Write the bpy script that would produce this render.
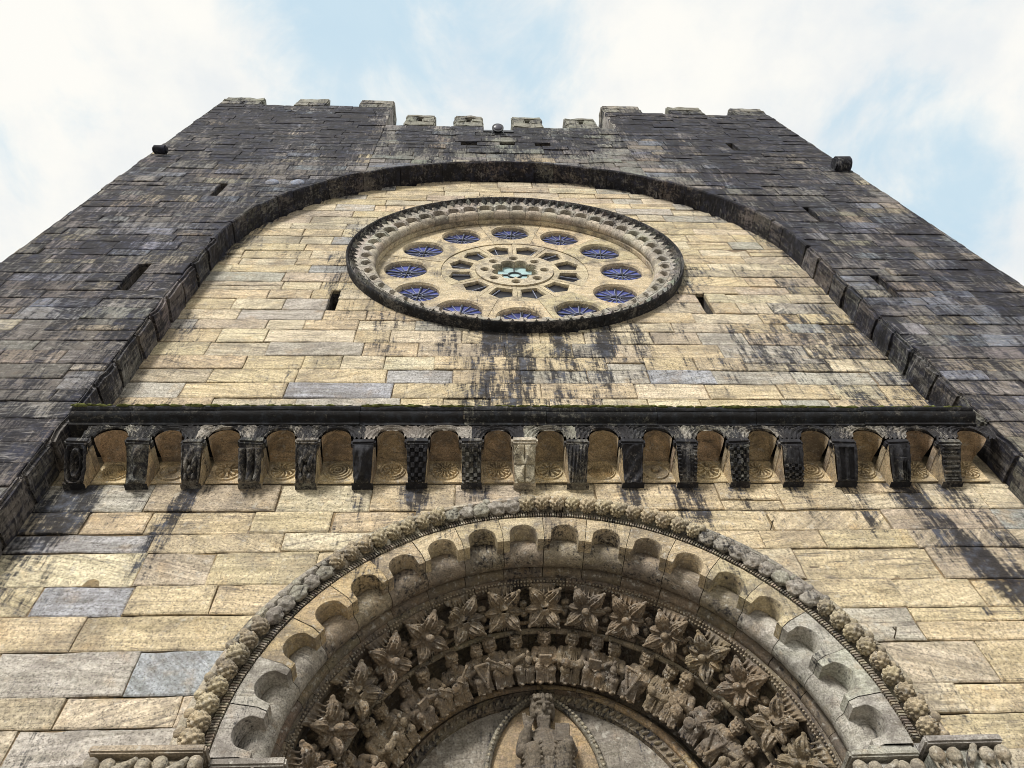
import bpy, bmesh, math, random
from mathutils import Vector, Matrix, noise as mnoise
for o in list(bpy.data.objects): bpy.data.objects.remove(o)
S = bpy.context.scene
rnd = random.Random(11)
R = math.radians
# ------------------------------------------------------------------ camera
FPX, PITCH, YAW, ROLL, CX = 779.82, 1.03046, 0.09978, -0.08177, -0.64617
cd = bpy.data.cameras.new("camera"); cam = bpy.data.objects.new("camera", cd); S.collection.objects.link(cam)
cd.sensor_width = 36; cd.sensor_fit = 'HORIZONTAL'; cd.lens = FPX/1024*36; cd.clip_end = 3000; cd.clip_start = .05
cp_, sp_ = math.cos(PITCH), math.sin(PITCH)
F_ = Vector((math.sin(YAW)*cp_, math.cos(YAW)*cp_, sp_)); R0 = Vector((math.cos(YAW), -math.sin(YAW), 0)); U0 = R0.cross(F_)
c_, s_ = math.cos(ROLL), math.sin(ROLL)
R_ = c_*R0+s_*U0; U_ = -s_*R0+c_*U0
cam.matrix_world = Matrix(((R_.x, U_.x, -F_.x, CX), (R_.y, U_.y, -F_.y, -4.4), (R_.z, U_.z, -F_.z, 1.6), (0, 0, 0, 1)))
S.camera = cam
# ------------------------------------------------------------------ world, sun, exposure
SUN_EL, SUN_AZ = 28, 204          # azimuth clockwise from +Y (north); the facade looks to -Y
S.view_settings.view_transform = 'Standard'; S.view_settings.look = 'None'
S.view_settings.exposure = 0.52; S.view_settings.gamma = 1; S.view_settings.use_curve_mapping = False
S.cycles.filter_width = .95
W = bpy.data.worlds.new("World"); S.world = W; W.use_nodes = True
nt = W.node_tree; nt.nodes.clear()
def N(t, typ, ins=None, **kw):
    n = t.nodes.new(typ)
    for k, v in kw.items(): setattr(n, k, v)
    for k, v in (ins or {}).items():
        if isinstance(v, bpy.types.NodeSocket): t.links.new(v, n.inputs[k])
        else: n.inputs[k].default_value = v
    return n
def M(t, op, a, b=0.0, c=None, clamp=False):
    n = N(t, 'ShaderNodeMath', {0: a, 1: b}, operation=op, use_clamp=clamp)
    if c is not None:
        if isinstance(c, bpy.types.NodeSocket): t.links.new(c, n.inputs[2])
        else: n.inputs[2].default_value = c
    return n.outputs[0]
def VM(t, op, a, b=None, out=0, **kw):
    ins = {0: a}
    if b is not None: ins[1] = b
    n = N(t, 'ShaderNodeVectorMath', ins, operation=op)
    for k, v in kw.items(): n.inputs[k].default_value = v
    return n.outputs[out]
def MIX(t, f, a, b, mode='MIX'):
    n = N(t, 'ShaderNodeMix', data_type='RGBA', blend_type=mode)
    for i, v in ((0, f), (6, a), (7, b)):
        if isinstance(v, bpy.types.NodeSocket): t.links.new(v, n.inputs[i])
        elif i == 0: n.inputs[0].default_value = v
        else: n.inputs[i].default_value = (*v, 1) if len(v) == 3 else v
    return n.outputs[2]
def SS(t, v, lo, hi):
    n = N(t, 'ShaderNodeMapRange', {'Value': v, 'From Min': lo, 'From Max': hi}, interpolation_type='SMOOTHSTEP')
    return n.outputs[0]
def LIN(t, v, lo, hi, a, b):
    return N(t, 'ShaderNodeMapRange', {'Value': v, 'From Min': lo, 'From Max': hi, 'To Min': a, 'To Max': b}).outputs[0]
def NOI(t, vec, scale, detail=4, rough=.55, out=0, dist=0.0):
    return N(t, 'ShaderNodeTexNoise', {'Vector': vec, 'Scale': scale, 'Detail': detail, 'Roughness': rough, 'Distortion': dist}).outputs[out]
sky = N(nt, 'ShaderNodeTexSky', sky_type='NISHITA', sun_disc=False, sun_elevation=R(SUN_EL), sun_rotation=R(SUN_AZ), air_density=1.0, dust_density=.6)
tc = N(nt, 'ShaderNodeTexCoord').outputs['Generated']
sx = N(nt, 'ShaderNodeSeparateXYZ', {0: tc})
zc = M(nt, 'MAXIMUM', sx.outputs[2], .12)
pl = VM(nt, 'ADD', VM(nt, 'MULTIPLY', tc, (1.25, 1.25, 1.9)), (3.1, 7.7, 1.3))
cl = NOI(nt, pl, 2.3, 9, .52, dist=.25)
cl2 = NOI(nt, pl, 5.2, 10, .62, dist=.4)
def blob(px, py, rad):      # clear patches of sky, each around its own direction
    d = (F_ + R_*((px-512)/FPX) - U_*((py-384)/FPX)).normalized()
    dp = VM(nt, 'DOT_PRODUCT', VM(nt, 'NORMALIZE', tc), tuple(d), out=1)
    return SS(nt, dp, math.cos(R(rad)), 1.0)
clear = M(nt, 'ADD', M(nt, 'MULTIPLY', blob(400, 60, 15), .27), M(nt, 'MULTIPLY', blob(905, 185, 9), .26))
clear = M(nt, 'ADD', clear, M(nt, 'MULTIPLY', blob(90, 130, 16), -.10))
clear = M(nt, 'ADD', clear, M(nt, 'MULTIPLY', blob(560, 40, 8), .14))
cov = M(nt, 'SUBTRACT', M(nt, 'ADD', cl, M(nt, 'MULTIPLY', M(nt, 'SUBTRACT', cl2, .5), .85)), M(nt, 'SUBTRACT', clear, .125))
fac = LIN(nt, SS(nt, cov, .28, .60), 0, 1, .22, 1.0)
cloudc = MIX(nt, SS(nt, NOI(nt, pl, 3.4, 8, .6), .35, .65), (5.75, 6.0, 6.15), (6.95, 6.85, 6.5))
skc = MIX(nt, .85, MIX(nt, 1.0, sky.outputs[0], (1.6, 1.75, 1.6), 'MULTIPLY'), (3.9, 5.45, 6.45))
bg = N(nt, 'ShaderNodeBackground', {'Color': MIX(nt, fac, skc, cloudc), 'Strength': 0.1})
nt.links.new(bg.outputs[0], N(nt, 'ShaderNodeOutputWorld').inputs[0])
sl = bpy.data.lights.new("sun", 'SUN'); sl.energy = 3.0; sl.angle = R(12); sl.color = (1, .965, .90)
sun = bpy.data.objects.new("sun", sl); S.collection.objects.link(sun)
sd = Vector((math.sin(R(SUN_AZ))*math.cos(R(SUN_EL)), math.cos(R(SUN_AZ))*math.cos(R(SUN_EL)), math.sin(R(SUN_EL))))
sun.rotation_euler = sd.to_track_quat('Z', 'Y').to_euler(); sun.location = (0, -10, 30)

# ------------------------------------------------------------------ materials
def newmat(name):
    m = bpy.data.materials.new(name); m.use_nodes = True; t = m.node_tree
    p = t.nodes['Principled BSDF']
    return m, t, p
def stone(name, blotch=.5, streak=(.60, 1.24), black=(.010, .010, .014), blue=(.045, .052, .075), pale=(.5, .48, .43), palek=.35, hs=1.0, bumpd=.018, ochre=(.42, .24, .08), worn=0.0, grime=.5):
    m, t, p = newmat(name)
    P = N(t, 'ShaderNodeNewGeometry').outputs['Position']
    tint = N(t, 'ShaderNodeAttribute', attribute_name='tint').outputs['Color']
    rv = N(t, 'ShaderNodeAttribute', attribute_name='rnd')
    st = N(t, 'ShaderNodeAttribute', attribute_name='stain').outputs['Fac']
    r3 = N(t, 'ShaderNodeSeparateXYZ', {0: rv.outputs['Vector']})
    Ps = VM(t, 'ADD', P, VM(t, 'SCALE', rv.outputs['Vector'], Scale=23.0))
    ang = M(t, 'MULTIPLY', M(t, 'POWER', M(t, 'MULTIPLY', M(t, 'SUBTRACT', r3.outputs[0], .5), 2.0), 3.0), .75)
    Pr = N(t, 'ShaderNodeVectorRotate', {'Vector': Ps, 'Axis': (0, 1, 0), 'Angle': ang}, rotation_type='AXIS_ANGLE').outputs[0]
    Pb = VM(t, 'MULTIPLY', Pr, (1.3, 3.0, 11.0))
    band = NOI(t, Pb, 1.6*hs, 7, .62, dist=.5)
    grain = NOI(t, P, 38*hs, 5, .7)
    mid = NOI(t, Ps, 4.5*hs, 5, .6)
    col = MIX(t, 1.0, tint, N(t, 'ShaderNodeCombineColor', {0: LIN(t, band, .3, .7, *streak), 1: LIN(t, band, .3, .7, *streak), 2: LIN(t, band, .3, .7, streak[0]*.94, streak[1]*1.02)}).outputs[0], 'MULTIPLY')
    col = MIX(t, M(t, 'MULTIPLY', SS(t, mid, .52, .78), blotch), col, ochre)
    # dark veins along the bedding
    vein = NOI(t, VM(t, 'MULTIPLY', Pr, (1.0, 4.0, 17.0)), 2.0*hs, 8, .7, dist=.8)
    col = MIX(t, M(t, 'MULTIPLY', SS(t, vein, .52, .67), LIN(t, r3.outputs[2], 0, 1, .35, .95)), col, (.10, .085, .075))
    g = LIN(t, grain, .3, .7, .50, 1.45)
    col = MIX(t, 1.0, col, N(t, 'ShaderNodeCombineColor', {0: g, 1: g, 2: g}).outputs[0], 'MULTIPLY')
    gr = M(t, 'ADD', M(t, 'MULTIPLY', NOI(t, Ps, 3.1*hs, 9, .74), .6), M(t, 'MULTIPLY', NOI(t, P, 1.1*hs, 4, .6), .4))
    col = MIX(t, M(t, 'MULTIPLY', SS(t, gr, .455, .60), grime), col, (.115, .10, .09))
    pit = NOI(t, P, 70*hs, 3, .6)
    col = MIX(t, M(t, 'MULTIPLY', SS(t, pit, .53, .66), .65), col, (.06, .05, .042))
    lich = NOI(t, P, 13*hs, 6, .72)
    col = MIX(t, M(t, 'MULTIPLY', SS(t, lich, .55, .66), palek), col, pale)
    # black weathering crust: run-off streaks (attribute) broken up by noise
    n5 = NOI(t, VM(t, 'MULTIPLY', P, (1.0, 1.0, .28)), 2.6*hs, 8, .62)
    n6 = NOI(t, VM(t, 'MULTIPLY', Pr, (1.0, 1.0, 4.0)), 9*hs, 7, .7)
    n7 = NOI(t, VM(t, 'ADD', VM(t, 'MULTIPLY', P, (1.0, 1.0, .10)), VM(t, 'SCALE', rv.outputs['Vector'], Scale=.12)), 22*hs, 6, .75)
    s = M(t, 'ADD', M(t, 'MULTIPLY', M(t, 'SUBTRACT', r3.outputs[1], .5), .22), M(t, 'ADD', st, M(t, 'ADD', M(t, 'MULTIPLY', M(t, 'SUBTRACT', n5, .5), 1.7), M(t, 'ADD', M(t, 'MULTIPLY', M(t, 'SUBTRACT', n6, .5), 1.15), M(t, 'MULTIPLY', M(t, 'SUBTRACT', n7, .5), 2.1)))))
    mask = SS(t, M(t, 'ADD', s, M(t, 'MULTIPLY', M(t, 'SUBTRACT', grain, .5), .8)), .26, .72)
    bl = MIX(t, SS(t, NOI(t, P, 7*hs, 5, .7), .45, .7), black, blue)
    col = MIX(t, M(t, 'MULTIPLY', mask, .94), col, bl)
    if worn:
        wv = NOI(t, VM(t, 'MULTIPLY', Pr, (.9, 1.0, 7.0)), 5.0, 8, .75)
        col = MIX(t, M(t, 'MULTIPLY', M(t, 'MULTIPLY', SS(t, wv, .53, .66), SS(t, NOI(t, P, .8, 4, .6), .42, .60)), worn), col, MIX(t, .65, tint, (.44, .42, .42)))
    t.links.new(col, p.inputs['Base Color'])
    p.inputs['Roughness'].default_value = .86; p.inputs['Specular IOR Level'].default_value = .25
    h = M(t, 'ADD', M(t, 'ADD', M(t, 'MULTIPLY', band, .5), M(t, 'MULTIPLY', grain, .55)), M(t, 'ADD', M(t, 'MULTIPLY', lich, .4), M(t, 'MULTIPLY', vein, -.3)))
    b = N(t, 'ShaderNodeBump', {'Height': h, 'Strength': .9, 'Distance': bumpd})
    t.links.new(b.outputs[0], p.inputs['Normal'])
    return m
MW = stone('pale_ashlar', blotch=.40, ochre=(.46, .29, .12), blue=(.06, .07, .10))
MT = stone('tower_ashlar', blotch=.12, palek=.30, streak=(.55, 1.4), worn=.62, blue=(.026, .029, .050), grime=.7, black=(.007, .007, .011))
MC = stone('carved_stone', blotch=.35, streak=(.72, 1.2), palek=.55, grime=.7, hs=1.8, bumpd=.009, blue=(.028, .03, .038), ochre=(.34, .2, .08))
MB_ = stone('blackened_stone', blotch=.1, palek=.12, hs=1.6, bumpd=.010, blue=(.020, .024, .032), black=(.006, .006, .008))
def plain(name, col, rough=.8, spec=.3, metal=0, bump=0, scale=20, var=.3):
    m, t, p = newmat(name)
    P = N(t, 'ShaderNodeNewGeometry').outputs['Position']
    n = NOI(t, P, scale, 5, .65)
    g = LIN(t, n, .3, .7, 1-var, 1+var)
    t.links.new(MIX(t, 1.0, col, N(t, 'ShaderNodeCombineColor', {0: g, 1: g, 2: g}).outputs[0], 'MULTIPLY'), p.inputs['Base Color'])
    p.inputs['Roughness'].default_value = rough; p.inputs['Specular IOR Level'].default_value = spec; p.inputs['Metallic'].default_value = metal
    if bump: t.links.new(N(t, 'ShaderNodeBump', {'Height': n, 'Strength': .7, 'Distance': bump}).outputs[0], p.inputs['Normal'])
    return m
M_DARK = plain('dark_interior', (.012, .011, .012), .9)
M_GLASS = plain('blue_glass', (.07, .09, .29), .04, 1.0, var=.75, scale=2.2)
M_GLASS.node_tree.nodes['Principled BSDF'].inputs['Coat Weight'].default_value = .6
M_TEAL = plain('teal_glass', (.36, .50, .52), .12, .6, var=.2, scale=9)
M_LEAD = plain('lead_came', (.22, .24, .32), .6)
M_LEADK = plain('dark_lead_came', (.04, .045, .05), .6)
M_IRON = plain('black_metal', (.02, .022, .028), .45, .5)
M_LENS = plain('lamp_lens', (.06, .06, .08), .35, .4)
M_MOSS = plain('moss', (.12, .13, .045), .95, .1, bump=.01, scale=40, var=.6)
M_TWIG = plain('dry_twig', (.05, .04, .025), .9)
M_WOOD = plain('door_wood', (.10, .06, .035), .7)
M_GROUND = plain('granite_paving', (.35, .33, .295), .85, bump=.004, scale=3)

# ------------------------------------------------------------------ mesh builder
col = S.collection
def newobj(name, me, parent=None):
    o = bpy.data.objects.new(name, me); col.objects.link(o)
    if parent: o.parent = parent
    return o
def tag(o, label=None, cat=None, group=None, kind=None):
    for k, v in (('label', label), ('category', cat), ('group', group), ('kind', kind)):
        if v: o[k] = v
    return o
class MB:
    def __init__(s): s.v = []; s.f = []; s.t = []; s.r = []; s.s = []; s.m = []
    def add(s, vs, fs, tint=(.4, .35, .26), stain=0.0, rv=None, mi=0):
        b = len(s.v); s.v.extend(vs); s.f.extend([tuple(i+b for i in f) for f in fs]); s.m.extend([mi]*len(fs))
        rv = rv or (rnd.random(), rnd.random(), rnd.random()); n = len(vs)
        s.t.extend([tint]*n); s.r.extend([rv]*n)
        s.s.extend(stain if isinstance(stain, list) else ([stain(v) for v in vs] if callable(stain) else [stain]*n))
    def build(s, name, mats, parent=None, smooth=None):
        me = bpy.data.meshes.new(name); me.from_pydata([tuple(v) for v in s.v], [], s.f)
        put_attr(me, s.t, s.r, s.s)
        for m in (mats if isinstance(mats, (list, tuple)) else [mats]): me.materials.append(m)
        me.polygons.foreach_set('material_index', s.m)
        bm = bmesh.new(); bm.from_mesh(me); bmesh.ops.recalc_face_normals(bm, faces=bm.faces); bm.to_mesh(me); bm.free()
        if smooth is not None:
            me.polygons.foreach_set('use_smooth', [True]*len(me.polygons)); me.set_sharp_from_angle(angle=R(smooth))
        me.update()
        return newobj(name, me, parent)
def put_attr(me, t, r, s):
    a = me.attributes.new('tint', 'FLOAT_COLOR', 'POINT'); a.data.foreach_set('color', [c for v in t for c in (v[0], v[1], v[2], 1)])
    a = me.attributes.new('rnd', 'FLOAT_VECTOR', 'POINT'); a.data.foreach_set('vector', [c for v in r for c in v])
    a = me.attributes.new('stain', 'FLOAT', 'POINT'); a.data.foreach_set('value', [float(x) for x in s])
def const_attr(me, tint, stain, rv=None):
    n = len(me.vertices); put_attr(me, [tint]*n, [rv or (rnd.random(), rnd.random(), rnd.random())]*n, [stain]*n)
def sm(a, b, x):
    if a == b: return float(x > a)
    t = min(1, max(0, (x-a)/(b-a))); return t*t*(3-2*t)
def nz(x, y, z): return mnoise.noise(Vector((x, y, z)))
# bevelled block of stone
def block(mb, x0, x1, y0, y1, z0, z1, tint, stain=0.0, bev=.014, rough=.008, mi=0, cuts=0):
    bm = bmesh.new(); bmesh.ops.create_cube(bm, size=1)
    for v in bm.verts: v.co = Vector(((x0+x1)/2+v.co.x*(x1-x0), (y0+y1)/2+v.co.y*(y1-y0), (z0+z1)/2+v.co.z*(z1-z0)))
    bmesh.ops.bevel(bm, geom=bm.edges[:], offset=bev, segments=2, affect='EDGES')
    if cuts: bmesh.ops.subdivide_edges(bm, edges=[e for e in bm.edges if e.calc_length() > .06], cuts=cuts, use_grid_fill=True)
    sd_ = rnd.random()*50
    for v in bm.verts: v.co += Vector((nz(v.co.x*5+sd_, v.co.y*5, v.co.z*5), nz(v.co.x*5, v.co.y*5+sd_, v.co.z*5), nz(v.co.x*5, v.co.y*5, v.co.z*5+sd_)))*rough
    from_bm(mb, bm, tint, stain, mi)
def from_bm(mb, bm, tint, stain=0.0, mi=0, mat=None, rv=None):
    bm.verts.index_update()
    vs = [(mat @ v.co if mat else v.co.copy()) for v in bm.verts]
    mb.add(vs, [tuple(v.index for v in f.verts) for f in bm.faces], tint, stain, rv, mi); bm.free()

# ------------------------------------------------------------------ tints
def jit(c, a=.12):
    k = 1+rnd.uniform(-a, a); return tuple(max(.01, x*k*(1+rnd.uniform(-a, a)*.25)) for x in c)
def wall_tint(x, z):
    q = rnd.random()
    if q < .46: c = (.555, .455, .30)
    elif q < .68: c = (.595, .515, .37)
    elif q < .84: c = (.48, .41, .305)
    elif q < .93: c = (.44, .41, .35)
    elif q < .96: c = (.37, .37, .36)
    else: c = (.46, .385, .285)
    return jit(c, .09)
BLUES = [(-3.25, 5.83), (-2.6, 5.18), (-1.9, 8.7), (1.75, 9.0), (-2.6, 8.05), (1.5, 8.2), (-.2, 7.9)]
def lower_tint(x, z, w, h):
    for bx, bz in BLUES:
        if abs(bx-x) < w/2 and abs(bz-z) < h/2: return jit((.37, .38, .40), .06)
    return wall_tint(x, z)
def tower_tint(x, z, w=0, h=0):
    q = rnd.random()
    if abs(x) < 2.9 and 16.6 < z < 17.9 and q < .35: return jit((.42, .35, .24))
    if q < .46: c = (.15, .138, .13)
    elif q < .62: c = (.21, .195, .185)
    elif q < .80: c = (.15, .165, .20)
    elif q < .90: c = (.25, .215, .17)
    elif q < .97: c = (.20, .20, .21)
    else: c = (.34, .30, .24)
    return jit(c, .18)

# ------------------------------------------------------------------ ashlar
def courses(z0, z1, lo, hi, forced=()):
    pts = sorted([z0, z1]+[f for f in forced if z0 < f < z1]); out = [z0]
    for a, b in zip(pts, pts[1:]):
        n = max(1, round((b-a)/((lo+hi)/2))); ws = [rnd.uniform(lo, hi) for _ in range(n)]; k = (b-a)/sum(ws); z = a
        for w in ws[:-1]: z += w*k; out.append(z)
        out.append(b)
    return out
def subtract(iv, holes):
    for h0, h1 in holes:
        new = []
        for a, b in iv:
            if h1 <= a or h0 >= b: new.append((a, b)); continue
            if h0 > a+.03: new.append((a, h0))
            if h1 < b-.03: new.append((h1, b))
        iv = new
    return iv
def ashlar(mb, zs, ivf, o, u, n, tintf, stainf, lmin=.4, lmax=1.05, cell=.11, gap=.005, depth=.05, push=None, inside=None, mortar=(.25, .18, .10), mback=.016, relief=.006, mstain=None):
    o, u, n = Vector(o), Vector(u), Vector(n)
    def W3(x, z, d): return o+u*x+n*d+Vector((0, 0, z))
    for z0, z1 in zip(zs, zs[1:]):
        for a, b in ivf((z0+z1)/2):
            L = b-a; x = a; cuts = [a]
            first = rnd.uniform(lmin*.6, lmax)
            while True:
                w = first if len(cuts) == 1 else rnd.uniform(lmin, lmax)
                x += w
                if x > b-lmin*.6: break
                cuts.append(x)
            cuts.append(b)
            # mortar behind the joints
            k = max(1, int(L/.14)); vs = []; fs = []
            for i in range(k+1):
                for zz in (z0-.004, z1+.004):
                    xx = a+L*i/k; q = push(xx, zz) if push else (xx, zz)
                    vs.append(W3(q[0], q[1], -mback))
            for i in range(k): fs.append((2*i, 2*i+2, 2*i+3, 2*i+1))
            mb.add(vs, fs, jit(mortar, .1), [((mstain or stainf)(a+L*(i//2)/k, z0)) for i in range(2*k+2)])
            for x0, x1 in zip(cuts, cuts[1:]):
                if inside and all(inside(xx, zz) for xx in (x0, (x0+x1)/2, x1) for zz in (z0, (z0+z1)/2, z1)): continue
                # now and then split one stone into two thin beds
                beds = [(z0, z1)]
                if z1-z0 > .27 and rnd.random() < .06: zm = z0+(z1-z0)*rnd.uniform(.35, .65); beds = [(z0, zm), (zm, z1)]
                for zb0, zb1 in beds: one_stone(mb, x0, x1, zb0, zb1, W3, tintf, stainf, cell, gap, depth, push, relief)
def one_stone(mb, x0, x1, z0, z1, W3, tintf, stainf, cell, gap, depth, push, relief):
    w, h = x1-x0, z1-z0; nx, nzz = max(2, math.ceil(w/cell)), max(2, math.ceil(h/cell))
    g = gap*rnd.choice((.5, .8, 1, 1.3, 2.1)); off = rnd.uniform(-relief, relief)*rnd.choice((.6, 1, 1.8)); sd_ = rnd.random()*90
    X = [x0+g, x0+g+.011]+[x0+w*i/nx for i in range(1, nx)]+[x1-g-.011, x1-g]
    Z = [z0+g, z0+g+.011]+[z0+h*i/nzz for i in range(1, nzz)]+[z1-g-.011, z1-g]
    tilt = rnd.uniform(-.012, .012); tz = rnd.uniform(-.006, .006)
    vs = []; stn = []; A, B = len(X), len(Z)
    for j, z in enumerate(Z):
        for i, x in enumerate(X):
            e = (i in (0, A-1)) or (j in (0, B-1))
            jx = nz(x*3+sd_, z*3, 1.3)*.007+nz(x*11, z*11+sd_, 3.3)*.006; jz = nz(x*2.2, z*2.2+sd_, 7.1)*.008+nz(x*11+sd_, z*11, 9.3)*.006
            xx, zz = x+jx, z+jz+tilt*(x-x0-w/2)*min(1, h/.3)
            if push: xx, zz = push(xx, zz)
            d = off+nz(x*4+sd_, z*4, 2.2)*relief*1.3+tz*(z-z0)/h-(.007 if e else 0)
            vs.append(W3(xx, zz, d)); stn.append(stainf(xx, zz))
    fs = [(j*A+i, j*A+i+1, (j+1)*A+i+1, (j+1)*A+i) for j in range(B-1) for i in range(A-1)]
    per = [i for i in range(A)]+[j*A+A-1 for j in range(1, B)]+[(B-1)*A+i for i in range(A-2, -1, -1)]+[j*A for j in range(B-2, 0, -1)]
    b = len(vs); nvec = W3(0, 0, 1)-W3(0, 0, 0)
    for p in per: vs.append(vs[p]-nvec*depth); stn.append(stn[p])
    m = len(per); fs += [(per[k], b+k, b+(k+1) % m, per[(k+1) % m]) for k in range(m)]
    mb.add(vs, fs, tintf((x0+x1)/2, (z0+z1)/2, w, h), stn)

# rings of voussoirs: profile (r, y), angle 0 = crown, positive to the right
def ring_blocks(mb, prof, edges, cx, cz, sub, tintf, stainf, gap=.12, jr=.003, closed=True, mi=0):
    for a0, a1 in zip(edges, edges[1:]):
        dr, dy = rnd.uniform(-jr, jr), rnd.uniform(-jr, jr); vs = []; n = len(prof); sd_ = rnd.random()*40
        for k in range(sub+1):
            a = R(a0+gap/2+(a1-a0-gap)*k/sub)
            for i, (r, y) in enumerate(prof):
                q = nz(a*9+sd_, r*6, y*6)*jr
                vs.append(Vector((cx+(r+dr+q)*math.sin(a), y+dy+q, cz+(r+dr+q)*math.cos(a))))
        fs = [(k*n+i, k*n+(i+1) % n, (k+1)*n+(i+1) % n, (k+1)*n+i) for k in range(sub) for i in range(n if closed else n-1)]
        if closed: fs += [tuple(range(n)), tuple(sub*n+i for i in range(n-1, -1, -1))]
        am = R((a0+a1)/2)
        mb.add(vs, fs, tintf(am), stainf, mi=mi)
def circ(rc, yc, m, n=12, a0=0, a1=360): return [(rc+m*math.cos(R(a0+(a1-a0)*i/n)), yc+m*math.sin(R(a0+(a1-a0)*i/n))) for i in range(n)]
def frange(a, b, n): return [a+(b-a)*i/n for i in range(n+1)]

# voxel-fused sculpture from simple masses
class SB:
    # a plain list of closed masses, fused later
    def __init__(s): s.v = []; s.f = []
    def put(s, tpl, m):
        b = len(s.v); s.v.extend([m @ v for v in tpl[0]]); s.f.extend([tuple(i+b for i in f) for f in tpl[1]])
def tpl_of(fn):
    bm = bmesh.new(); fn(bm); bm.verts.index_update(); t = ([v.co.copy() for v in bm.verts], [tuple(v.index for v in f.verts) for f in bm.faces]); bm.free(); return t
T_ICO = {k: tpl_of(lambda b, k=k: bmesh.ops.create_icosphere(b, subdivisions=k, radius=1)) for k in (1, 2, 3)}
T_CUBE = tpl_of(lambda b: bmesh.ops.create_cube(b, size=1))
def ell(bm, c, r, rot=None, sub=2):
    if isinstance(bm, SB):
        return bm.put(T_ICO[sub], Matrix.Translation(Vector(c)) @ (rot.to_4x4() if rot else Matrix()) @ Matrix.Diagonal((*(r if hasattr(r, '__len__') else (r, r, r)), 1)))
    m = Matrix.Translation(Vector(c)) @ (rot.to_4x4() if rot else Matrix()) @ Matrix.Diagonal((*(r if hasattr(r, '__len__') else (r, r, r)), 1))
    bmesh.ops.create_icosphere(bm, subdivisions=sub, radius=1, matrix=m)
def limb(bm, p, q, r1, r2, seg=10):
    p, q = Vector(p), Vector(q); d = q-p
    if isinstance(bm, SB):
        m = d.to_track_quat('Z', 'Y').to_matrix(); A = [(math.cos(2*math.pi*i/seg), math.sin(2*math.pi*i/seg)) for i in range(seg)]
        b = len(bm.v); bm.v.extend([p+m @ Vector((x*r1, y*r1, 0)) for x, y in A]+[q+m @ Vector((x*r2, y*r2, 0)) for x, y in A])
        bm.f.extend([(b+i, b+(i+1) % seg, b+seg+(i+1) % seg, b+seg+i) for i in range(seg)]+[tuple(b+i for i in range(seg-1, -1, -1)), tuple(b+seg+i for i in range(seg))])
        ell(bm, p, r1, sub=1 if r1 < .02 else 2); ell(bm, q, r2, sub=1 if r2 < .02 else 2); return
    m = Matrix.Translation((p+q)/2) @ d.to_track_quat('Z', 'Y').to_matrix().to_4x4()
    bmesh.ops.create_cone(bm, cap_ends=True, segments=seg, radius1=r1, radius2=r2, depth=d.length, matrix=m)
    ell(bm, p, r1, sub=2); ell(bm, q, r2, sub=2)
def slab(bm, c, s, rot=None):
    if isinstance(bm, SB): return bm.put(T_CUBE, Matrix.Translation(Vector(c)) @ (rot.to_4x4() if rot else Matrix()) @ Matrix.Diagonal((*s, 1)))
    m = Matrix.Translation(Vector(c)) @ (rot.to_4x4() if rot else Matrix()) @ Matrix.Diagonal((*s, 1))
    bmesh.ops.create_cube(bm, size=1, matrix=m)
def fuse(name, bm, voxel, tint, stain, wear=.003, wf=30, mat=MC):
    me = bpy.data.meshes.new(name); me.from_pydata([tuple(v) for v in bm.v], [], bm.f); me.update()
    o = bpy.data.objects.new('temporary', me); col.objects.link(o)
    md = o.modifiers.new('r', 'REMESH'); md.mode = 'VOXEL'; md.voxel_size = voxel; md.use_smooth_shade = True
    dg = bpy.context.evaluated_depsgraph_get(); dg.update()
    out = bpy.data.meshes.new_from_object(o.evaluated_get(dg)); out.name = name
    bpy.data.objects.remove(o); bpy.data.meshes.remove(me)
    nr = [v.normal.copy() for v in out.vertices]
    for v, n in zip(out.vertices, nr):
        v.co += n*wear*(nz(v.co.x*wf, v.co.y*wf, v.co.z*wf)+.6*nz(v.co.x*wf*2.3, v.co.y*wf*2.3, v.co.z*wf*2.3))
    out.materials.clear(); out.materials.append(mat)
    out.polygons.foreach_set('use_smooth', [True]*len(out.polygons))
    const_attr(out, tint, stain); out.update()
    return out
def inst(name, me, parent, m, label=None):
    o = newobj(name, me, parent); o.matrix_world = m
    if label: o['label'] = label
    return o

# ================================================================== SETTING
bm = bmesh.new(); bmesh.ops.create_grid(bm, x_segments=2, y_segments=2, size=600)
me = bpy.data.meshes.new('ground'); bm.to_mesh(me); bm.free(); me.materials.append(M_GROUND)
tag(newobj('ground', me), kind='structure')

# ================================================================== CHURCH
church = bpy.data.objects.new('church', None); col.objects.link(church); church.location = (0, 0, 0)
tag(church, 'tall fortified stone church facade with rose window, corbel cornice and carved round portal', 'church')
DT, RJ, WT = .333, 4.33, 6.83           # tower plane in front of the wall, half width of the great recess, half width of the facade
ARZ = 12.46                             # springing of the great arch
XP, ZP = -.045, 4.526                   # centre of the portal arches
RZ = 12.70                              # centre of the rose

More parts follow.
